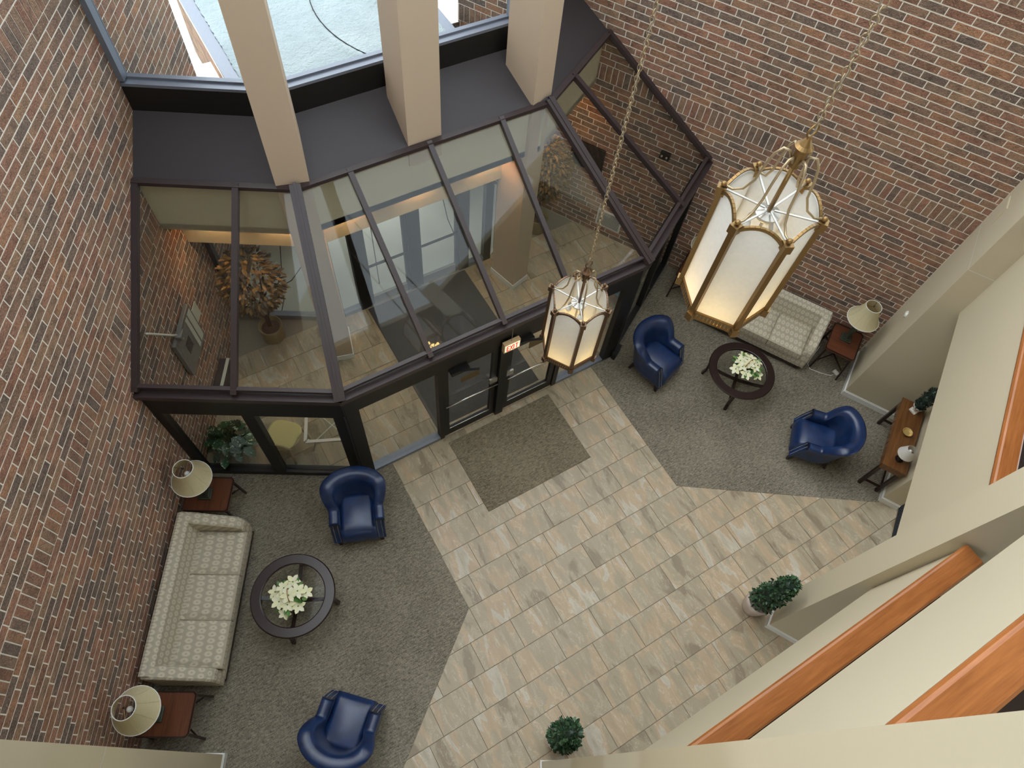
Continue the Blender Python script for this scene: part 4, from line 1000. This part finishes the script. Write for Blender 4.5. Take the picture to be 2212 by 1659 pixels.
# ------------------------------------------------------------------ lanterns
def lantern(c, ztop, zbot, label, mat, arm_mat, a0):
    t = thing('lantern', label, 'lantern', (c[0], c[1], zbot), 0, 'hexagonal hanging lanterns')
    H = ztop - zbot; R = 0.297
    P = lambda k, r=R: (r * math.cos(RAD(a0 + 60 * k)), r * math.sin(RAD(a0 + 60 * k)))
    for k in range(6):
        x, y = P(k); an = RAD(a0 + 60 * k); cs, sn = math.cos(an), math.sin(an)
        def obox(rad0, rad1, w, z0, z1, nm, mt, par):
            pts = [(rad0, -w), (rad1, -w), (rad1, w), (rad0, w)]
            return MB().prism([(p * cs - q * sn, p * sn + q * cs) for p, q in pts], z0, z1).build(nm, mt, par)
        po = obox(R - .018, R + .012, .017, 0.0, H - .03, 'post', mat, t)
        obox(R - .03, R + .025, .026, H - .06, H, 'post_cap', mat, po); obox(R - .028, R + .023, .024, -.03, .035, 'post_foot', mat, po)
        MB().ball((x * .985, y * .985, H + .016), .017, 10, 8).build('ball_finial', mat, po, smooth=True)
        # glass panel with arched top between post k and k+1
        x2, y2 = P(k + 1); u = Vector((x2 - x, y2 - y, 0)); L = u.length; u.normalize(); n = Vector((-(u.y), u.x, 0)); n = n if n.dot(Vector((x + x2, y + y2, 0))) > 0 else -n
        p0 = Vector((x, y, 0)) - n * .012
        g = MB(); N = 12; pts = []
        rise = .085
        for i in range(N + 1):
            f = i / N; zz = H - .055 - .0 + rise * (1 - (2 * f - 1) ** 2); pts.append((f * L, zz))
        poly = [(0, .05)] + [(L, .05)] + pts[::-1]
        q = len(poly)
        g.v = [tuple(p0 + u * a + Vector((0, 0, b))) for a, b in poly] + [tuple(p0 - n * .005 + u * a + Vector((0, 0, b))) for a, b in poly]
        g.f = [tuple(range(q)), tuple(range(2 * q - 1, q - 1, -1))] + [(i, (i + 1) % q, q + (i + 1) % q, q + i) for i in range(q)]
        pn = g.build('glass_panel', 'lantern_glass', t)
        ar = MB(); w = .016
        for i in range(N):
            a, b = pts[i], pts[i + 1]; ar.bar(p0 + n * .008 + u * a[0] + Vector((0, 0, a[1])), p0 + n * .008 + u * b[0] + Vector((0, 0, b[1])), .022, w, up=n)
        ar.build('arch_frame', mat, t)
        # pierced bottom band
        bb = MB()
        def seg(a, b, z0, z1): bb.hexa([p0 + n * .012 + u * a + Vector((0, 0, z0)), p0 + n * .012 + u * b + Vector((0, 0, z0)), p0 - n * .004 + u * b + Vector((0, 0, z0)), p0 - n * .004 + u * a + Vector((0, 0, z0))],
                                       [p0 + n * .012 + u * a + Vector((0, 0, z1)), p0 + n * .012 + u * b + Vector((0, 0, z1)), p0 - n * .004 + u * b + Vector((0, 0, z1)), p0 - n * .004 + u * a + Vector((0, 0, z1))])
        seg(.02, L - .02, -.022, -.008); seg(.02, L - .02, .034, .048)
        ns = 10
        for i in range(ns + 1): cc = .03 + (L - .06) * i / ns; seg(cc - .0085, cc + .0085, -.008, .034)
        bb.build('pierced_band', mat, t)
        # curved top arm from the post cap to the hub
        zs = H; hub = H + .33
        ctrl = [(R * .95, zs + .01), (R * .80, zs - .0), (R * .62, zs + .03), (R * .50, zs + .11), (R * .46, zs + .22), (R * .40, zs + .31), (R * .30, zs + .36), (R * .18, zs + .355), (.03, zs + .31)]
        MB().tube([(r_ * cs, r_ * sn, z_) for r_, z_ in ctrl], .0075, 7).build('scroll_arm', 'chain_metal', t, smooth=True)
    MB().lathe([(.032, H + .28), (.034, H + .30), (.033, H + .38), (.037, H + .385), (.037, H + .40), (.05, H + .40), (.05, H + .405), (.034, H + .42), (.014, H + .455), (.010, H + .47)], 20).build('hub', mat, t, smooth=False)
    MB().tube([(0, 0, H - .05), (0, 0, H + .30)], .0135, 10).build('stem', mat, t, smooth=True)
    sp = MB()
    for k in range(6): x, y = P(k, R * .95); sp.bar((x * .1, y * .1, H - .045), (x, y, H - .015), .011, .008)
    sp.build('top_spokes', arm_mat, t)
    MB().lathe([(.065, H - .10), (.075, H - .085), (.075, H - .07), (.02, H - .055)], 20).build('socket_cluster', arm_mat, t)
    for k in range(3):
        a = RAD(120 * k + 15); x, y = .085 * math.cos(a), .085 * math.sin(a)
        so = MB().tube([(x * .7, y * .7, H - .09), (x, y, H - .12), (x, y, H - .15)], .013, 8).build('socket', 'nickel', t)
        MB().ball((x, y, H - .195), .030, 10, 8, 1.35).build('bulb', 'bulb_white', so, smooth=True)
    MB().tube([(0, 0, H - .1), (0, 0, .20)], .010, 8).build('lower_stem', arm_mat, t)
    for k in range(3):
        a = RAD(120 * k); x, y = .11 * math.cos(a), .11 * math.sin(a)
        so = MB().tube([(0, 0, .20), (x * .8, y * .8, .14), (x, y, .11)], .010, 8).build('socket', 'nickel', t)
        MB().ball((x, y, .065), .028, 10, 8, 1.3).build('bulb', 'bulb_glow', so, smooth=True)
    bt = MB()
    for k in range(6): x, y = P(k, R * .95); bt.bar((x * .05, y * .05, .0), (x, y, .0), .012, .008)
    bt.build('bottom_spokes', mat, t)
    ld = bpy.data.lights.new('lantern_lamp', 'POINT'); ld.energy = 2.2; ld.color = (1.0, 0.70, 0.26); ld.shadow_soft_size = 0.07
    lo = bpy.data.objects.new('lantern_lamp', ld); COL.objects.link(lo); lo.parent = t; lo.location = (0, 0, .015)
    # ring and chain
    def torus(mb, R_, r_, n, m, sx=1.0, upright=True):
        for i in range(n):
            a = 2 * math.pi * i / n
            for j in range(m):
                b = 2 * math.pi * j / m; q = R_ + r_ * math.cos(b); mb.v.append((q * math.cos(a), r_ * math.sin(b), q * math.sin(a) * sx))
        for i in range(n):
            for j in range(m): mb.f.append((i * m + j, i * m + (j + 1) % m, ((i + 1) % n) * m + (j + 1) % m, ((i + 1) % n) * m + j))
        return mb
    o = torus(MB(), .036, .0055, 24, 8).build('hanging_ring', mat, t, smooth=True); o.location = (0, 0, H + .505)
    lk = torus(MB(), .016, .0038, 14, 6, 1.5).mesh('chain_link', 'chain_metal', True)
    z = H + .555; k = 0
    while zbot + z < 10.88:
        o = inst('chain_link', lk, (0, 0, z), RAD(90 * (k % 2) + 25), t); z += .0405; k += 1
    w = MB(); pts = []
    for i in range(60): zz = H + .42 + (10.85 - zbot - H - .42) * i / 59; pts.append((.012 * math.sin(i * 1.9), .012 * math.cos(i * 1.5), zz))
    w.tube([(.03, .02, H - .08), (.07, .05, H + .16), (.05, .04, H + .33)] + pts, .0028, 5).build('cord', arm_mat, t, smooth=True)
    return t
lantern((2.84, 2.865), 4.43, 3.575, 'smaller-looking bronze lantern hanging lower, in front of the glass doors', 'bronze', 'nickel', 3)
lantern((2.84, 1.565), 6.89, 6.03, 'large near brass lantern with white panels on the right', 'brass', 'nickel', 6)

# ------------------------------------------------------------------ exit sign
ex = thing('exit_sign', 'beige EXIT sign with red letters over the inner doors', 'exit sign', (2.80, 3.955, 1.90), RAD(0))
MB().box(0, .25, 0, .06, 0, .2).build('housing', 'beige_box', ex, bevel=0.004)
MB().box(.015, .235, -.004, 0, .03, .17).build('face', 'exit_face', ex)
lt = MB(); y0, y1 = -.009, -.004
def letter(ch, x, w, z0, h, s):
    b = lambda a, c, d, e: lt.box(x + a, x + c, y0, y1, z0 + d, z0 + e)
    if ch == 'E': b(0, s, 0, h); b(0, w, 0, s); b(0, w * .85, h / 2 - s / 2, h / 2 + s / 2); b(0, w, h - s, h)
    if ch == 'T': b(w / 2 - s / 2, w / 2 + s / 2, 0, h); b(0, w, h - s, h)
    if ch == 'I': b(w / 2 - s / 2, w / 2 + s / 2, 0, h)
    if ch == 'X': lt.bar((x, -.0065, z0), (x + w, -.0065, z0 + h), s, .005, up=(0, 1, 0)); lt.bar((x, -.006, z0 + h), (x + w, -.006, z0), s, .005, up=(0, 1, 0))
for ch, x in (('E', .035), ('X', .087), ('I', .132), ('T', .168)): letter(ch, x, .042 if ch != 'I' else .026, .045, .11, .012)
lt.build('lettering', 'exit_red', ex, label='red letters reading EXIT')
MB().tube([(.125, .03, .2), (.125, .03, .56)], .004, 6).build('hanger', 'grey_metal', ex)

# ------------------------------------------------------------------ vestibule furnishing
def ficus(loc, label, seed, green):
    r = random.Random(seed); t = thing('potted_tree', label, 'potted tree', loc, 0)
    MB().lathe([(.15, 0), (.165, .02), (.185, .30), (.19, .34), (.175, .34), (.165, .28), (.001, .28)], 26).build('pot', 'basket_pot', t, smooth=True)
    MB().lathe([(.168, .27), (.09, .30), (.001, .31)], 20).build('moss', 'moss', t)
    tr = MB()
    for k in range(3):
        a = r.uniform(0, 6); tr.tube([(.02 * math.cos(a + 2 * k), .02 * math.sin(a + 2 * k), .28), (.05 * math.cos(a + 1), .05 * math.sin(a), .75), (.1 * math.cos(a + 2 * k), .1 * math.sin(a + 2 * k), 1.25), (.16 * math.cos(a + 2 * k), .16 * math.sin(a + 2 * k), 1.7)], [.02, .017, .012, .006], 7)
    tr.build('trunk', 'bark', t, smooth=True)
    f = MB()
    for k in range(900):
        z = r.uniform(-1, 1); a = r.uniform(0, 6.283); q = math.sqrt(1 - z * z) * r.uniform(.35, 1.0) ** .5
        w = .43 if z > -.3 else .43 * (1 - (-.3 - z) * .6)
        p = (q * w * math.cos(a), q * w * math.sin(a), 1.42 + z * .66 * r.uniform(.8, 1))
        d = Vector((math.cos(a), math.sin(a), r.uniform(-.9, .5))); f.leaf(p, d, (0, 0, 1), r.uniform(.07, .12), r.uniform(.035, .05), .2)
    f.build('foliage', 'autumn_leaf', t, smooth=True, stuff=True)
ficus((0.33, 6.97, 0.0), 'bronze-leaved artificial tree in a tan pot by the left vestibule window', 31, False)
ficus((5.40, 7.02, 0.0), 'golden-leaved artificial tree behind the right vestibule column', 32, False)
def pothos(loc, label, seed, R, n):
    r = random.Random(seed); t = thing('leafy_plant', label, 'potted plant', loc, 0)
    MB().lathe([(.09, 0), (.12, .22), (.125, .24), (.11, .24), (.10, .2), (.001, .2)], 20).build('pot', 'verdigris', t, smooth=True)
    st = MB(); f = MB()
    for k in range(n):
        a = r.uniform(0, 6.283); e = r.uniform(.15, 1.2); L = r.uniform(.08, R); p = Vector((math.cos(a) * math.cos(e) * L, math.sin(a) * math.cos(e) * L, .22 + math.sin(e) * L * 1.3))
        st.tube([(0, 0, .2), tuple(p * .5 + Vector((0, 0, .12))), tuple(p)], .004, 5)
        f.leaf(p, (math.cos(a), math.sin(a), -.35), (0, 0, 1), r.uniform(.15, .22), r.uniform(.11, .15), .18)
    st.build('stems', 'stem_green', t); f.build('foliage', 'pothos_leaf', t, smooth=True)
pothos((-0.88, 5.35, 0.0), 'variegated green leafy plant inside the left vestibule corner', 41, .27, 80)
pothos((6.05, 5.02, 0.0), 'green leafy plant inside the right vestibule corner', 42, .3, 30)
# rattan chair with a yellow seat
rc = thing('rattan_chair', 'rattan chair with a yellow seat inside the left vestibule glass', 'chair', (-0.18, 5.0, 0.0), RAD(-43))
sm = MB(); N = 28
for z, q in ((.43, 1.0), (.46, 1.02), (.475, .92)):
    for k in range(N):
        a = 2 * math.pi * k / N; c, s = math.cos(a), math.sin(a); e = 2 / 3.2
        sm.v.append((q * .225 * math.copysign(abs(c) ** e, c) * (1.06 if s > 0 else .94), q * .215 * math.copysign(abs(s) ** e, s), z))
for j in range(2):
    for k in range(N): sm.f.append((j * N + k, j * N + (k + 1) % N, (j + 1) * N + (k + 1) % N, (j + 1) * N + k))
sm.f.append(tuple(range(2 * N, 3 * N))); sm.f.append(tuple(range(N - 1, -1, -1)))
sm.build('seat', 'seat_yellow', rc, smooth=False)
MB().tube([(.23 * math.cos(a), .22 * math.sin(a), .42) for a in [2 * math.pi * k / 20 for k in range(21)]], .016, 8).build('seat_frame', 'rattan', rc, smooth=True)
for x, y in ((-.2, .19), (.2, .19), (-.17, -.2), (.17, -.2)): MB().tube([(x * .95, y * .95, .42), (x * 1.12, y * 1.12, 0)], .017, 8).build('leg', 'rattan', rc, smooth=True)
bf = [(-.19, -.19, .42), (-.23, -.26, .62), (-.20, -.31, .82), (-.1, -.335, .88), (0, -.34, .89), (.1, -.335, .88), (.20, -.31, .82), (.23, -.26, .62), (.19, -.19, .42)]
MB().tube(bf, .015, 8).build('back_frame', 'rattan', rc, smooth=True)
wv = MB()
for k in range(-6, 7):
    wv.tube([(k * .033, -.235, .52), (k * .03 + .06, -.30, .72), (k * .026 + .02, -.33, .86)], .005, 5); wv.tube([(k * .033, -.235, .52), (k * .03 - .06, -.30, .72), (k * .026 - .02, -.33, .86)], .005, 5)
wv.build('woven_back', 'rattan', rc)
MB().tube([(-.205, -.225, .52), (.205, -.225, .52)], .010, 6).build('back_rail', 'rattan', rc)
gt = thing('glass_table', 'white metal table with glass top inside the left vestibule glass', 'table', (0.50, 4.93, 0.0), RAD(-24))
fm = MB()
for a, b in (((-.34, -.34), (.34, -.34)), ((.34, -.34), (.34, .34)), ((.34, .34), (-.34, .34)), ((-.34, .34), (-.34, -.34))): fm.bar((a[0], a[1], .42), (b[0], b[1], .42), .045, .03)
fm.build('frame', 'white_iron', gt)
MB().box(-.32, .32, -.32, .32, .422, .432).build('glass_top', 'clear_glass', gt)
for x in (-1, 1):
    for y in (-1, 1): MB().tube([(x * .3, y * .3, .41), (x * .31, y * .31, .3), (x * .22, y * .22, .22), (x * .30, y * .30, 0)], .012, 7).build('leg', 'white_iron', gt, smooth=True)
MB().tube([(-.22, -.22, .22), (.22, .22, .22)], .008, 6).build('stretcher', 'white_iron', gt); MB().tube([(-.22, .22, .22), (.22, -.22, .22)], .008, 6).build('stretcher', 'white_iron', gt)
# things on the brick walls inside the vestibule
rzL = RAD(-120)
dp = thing('directory_panel', 'grey metal entry directory panel on the left vestibule brick wall', 'panel', LW(5.06, 0.03, 1.25), rzL)
MB().box(-.34, .34, -.005, .05, 0, .73).build('case', 'grey_metal', dp, bevel=0.006)
for x0, x1 in ((-.31, -.20), (-.17, -.10)): MB().box(x0, x1, .05, .054, .06, .67).build('name_strip', 'pale_panel', dp)
MB().box(-.07, .30, .05, .053, .06, .67).build('speaker_plate', 'grey_metal', dp)
ho = MB()
for i in range(7):
    for j in range(9): ho.box(.0 + i * .024, .014 + i * .024, .053, .056, .28 + j * .024, .294 + j * .024)
ho.build('speaker_holes', 'black_frame', dp)
nb = MB().box(-.1, .1, 0, .008, 0, .28).build('notice', 'pale_panel'); nb.location = LW(5.53, 0.03, 1.45); nb.rotation_euler = (0, 0, rzL); tag(nb, 'pale notice sheet on the brick beside the directory panel', 'notice')
cm = thing('wall_camera', 'small grey camera on a white arm over the directory panel', 'camera', LW(4.86, 0.06, 2.03), rzL)
MB().box(-.07, .07, .03, .11, .0, .07).build('body', 'grey_metal', cm, bevel=0.006); MB().tube([(-.0, .07, .0), (-.0, .075, -.06)], .02, 10).build('lens', 'nickel', cm)
MB().tube([(.03, .05, .07), (.07, .03, .12), (.34, -.02, .56), (.38, -.03, .62)], .014, 8).build('arm', 'white_iron', cm, smooth=True)
ht = thing('wall_heater', 'dark wall heater with a pale top at the foot of the left vestibule brick', 'heater', LW(5.25, 0.03, 0.12), rzL)
MB().box(-.24, .24, 0, .14, 0, .33).build('case', 'dark_panel', ht, bevel=0.006); MB().box(-.24, .24, .10, .145, .33, .345).build('top_strip', 'pale_panel', ht)
for side, s, z, lb in (('right', 5.05, 0.25, 'pale grey air grille low on the right vestibule brick wall'),):
    gr = thing('air_grille', lb, 'grille', RW(s, 0.012, z), RAD(120))
    MB().box(-.24, .24, 0, .02, 0, .36).build('frame', 'white_trim', gr)
    for k in range(11): MB().box(-.21, .21, .018, .024, .03 + k * .029, .046 + k * .029).build('slat', 'grey_metal', gr)
sc = thing('wall_box', 'small dark box with two round lights on the right vestibule brick', 'emergency light', RW(4.45, 0.012, 2.2), RAD(120))
MB().box(-.08, .08, 0, .06, 0, .12).build('case', 'black_frame', sc)
for x in (-.04, .04): MB().ball((x, .07, .06), .02, 8, 6).build('lamp_head', 'nickel', sc)
bd = MB().box(-.3, .3, 0, .03, 0, .5).build('notice_board', 'black_frame'); bd.location = RW(5.7, 0.012, 1.35); bd.rotation_euler = (0, 0, RAD(120)); tag(bd, 'dark framed board on the brick beside the golden tree', 'board')
# fixtures on the cream pier and in the niche
al = MB().lathe([(.055, 0), (.055, .012), (.04, .03), (.001, .034)], 20); al.xf(Matrix.Rotation(RAD(-90), 4, 'X')); al = al.build('wall_alarm', 'white_plastic', smooth=True)
al.location = RW(0.181, 0.44, 1.72); al.rotation_euler = (0, 0, RAD(30)); tag(al, 'round white alarm on the cream pier face above the lamp', 'alarm')
hp = thing('access_hatch', 'square painted access hatch high on the cream pier face', 'hatch', RW(0.181, 0.22, 3.58), RAD(30))
MB().box(-.13, .13, -.002, .008, -.02, .26).build('frame', 'paint', hp); MB().box(-.118, .118, .008, .012, -.008, .248).build('door', 'paint', hp)
rg = thing('return_grille', 'painted return-air grille low on the tan wall behind the console', 'grille', RW(-0.42, 0.901, 0.32), RAD(-60))
for x0, x1, z0, z1 in ((-.11, .11, 0, .015), (-.11, .11, .245, .26), (-.11, -.095, .015, .245), (.095, .11, .015, .245)): MB().box(x0, x1, -.012, 0, z0, z1).build('frame', 'white_trim', rg)
for k in range(9): MB().box(-.095, .095, -.008, 0, .025 + k * .025, .037 + k * .025).build('slat', 'paint', rg)
ou = thing('wall_outlet', 'white wall outlet on the cream pier beside the end table', 'outlet', RW(0.181, 0.12, 0.30), RAD(30)); MB().box(-.035, .035, -.0, .006, 0, .115).build('plate', 'white_plastic', ou); MB().box(-.012, .012, .006, .009, .02, .095).build('sockets', 'grey_metal', ou)
pc = thing('power_cord', 'white lamp cord with a plug lying under the right end table', 'cord', (0, 0, 0))
a = [RW(0.86, 0.5, .35), RW(0.87, 0.66, .02), RW(0.80, 0.74, .014), RW(0.6, 0.72, .014), RW(0.45, 0.68, .014), RW(0.40, 0.62, .014)]
MB().tube(a, .006, 6).build('wire', 'white_plastic', pc, smooth=True); b = RW(0.39, 0.58, .007); MB().box(b[0] - .03, b[0] + .03, b[1] - .05, b[1] + .05, .007, .045).build('plug', 'white_plastic', pc, bevel=0.005)
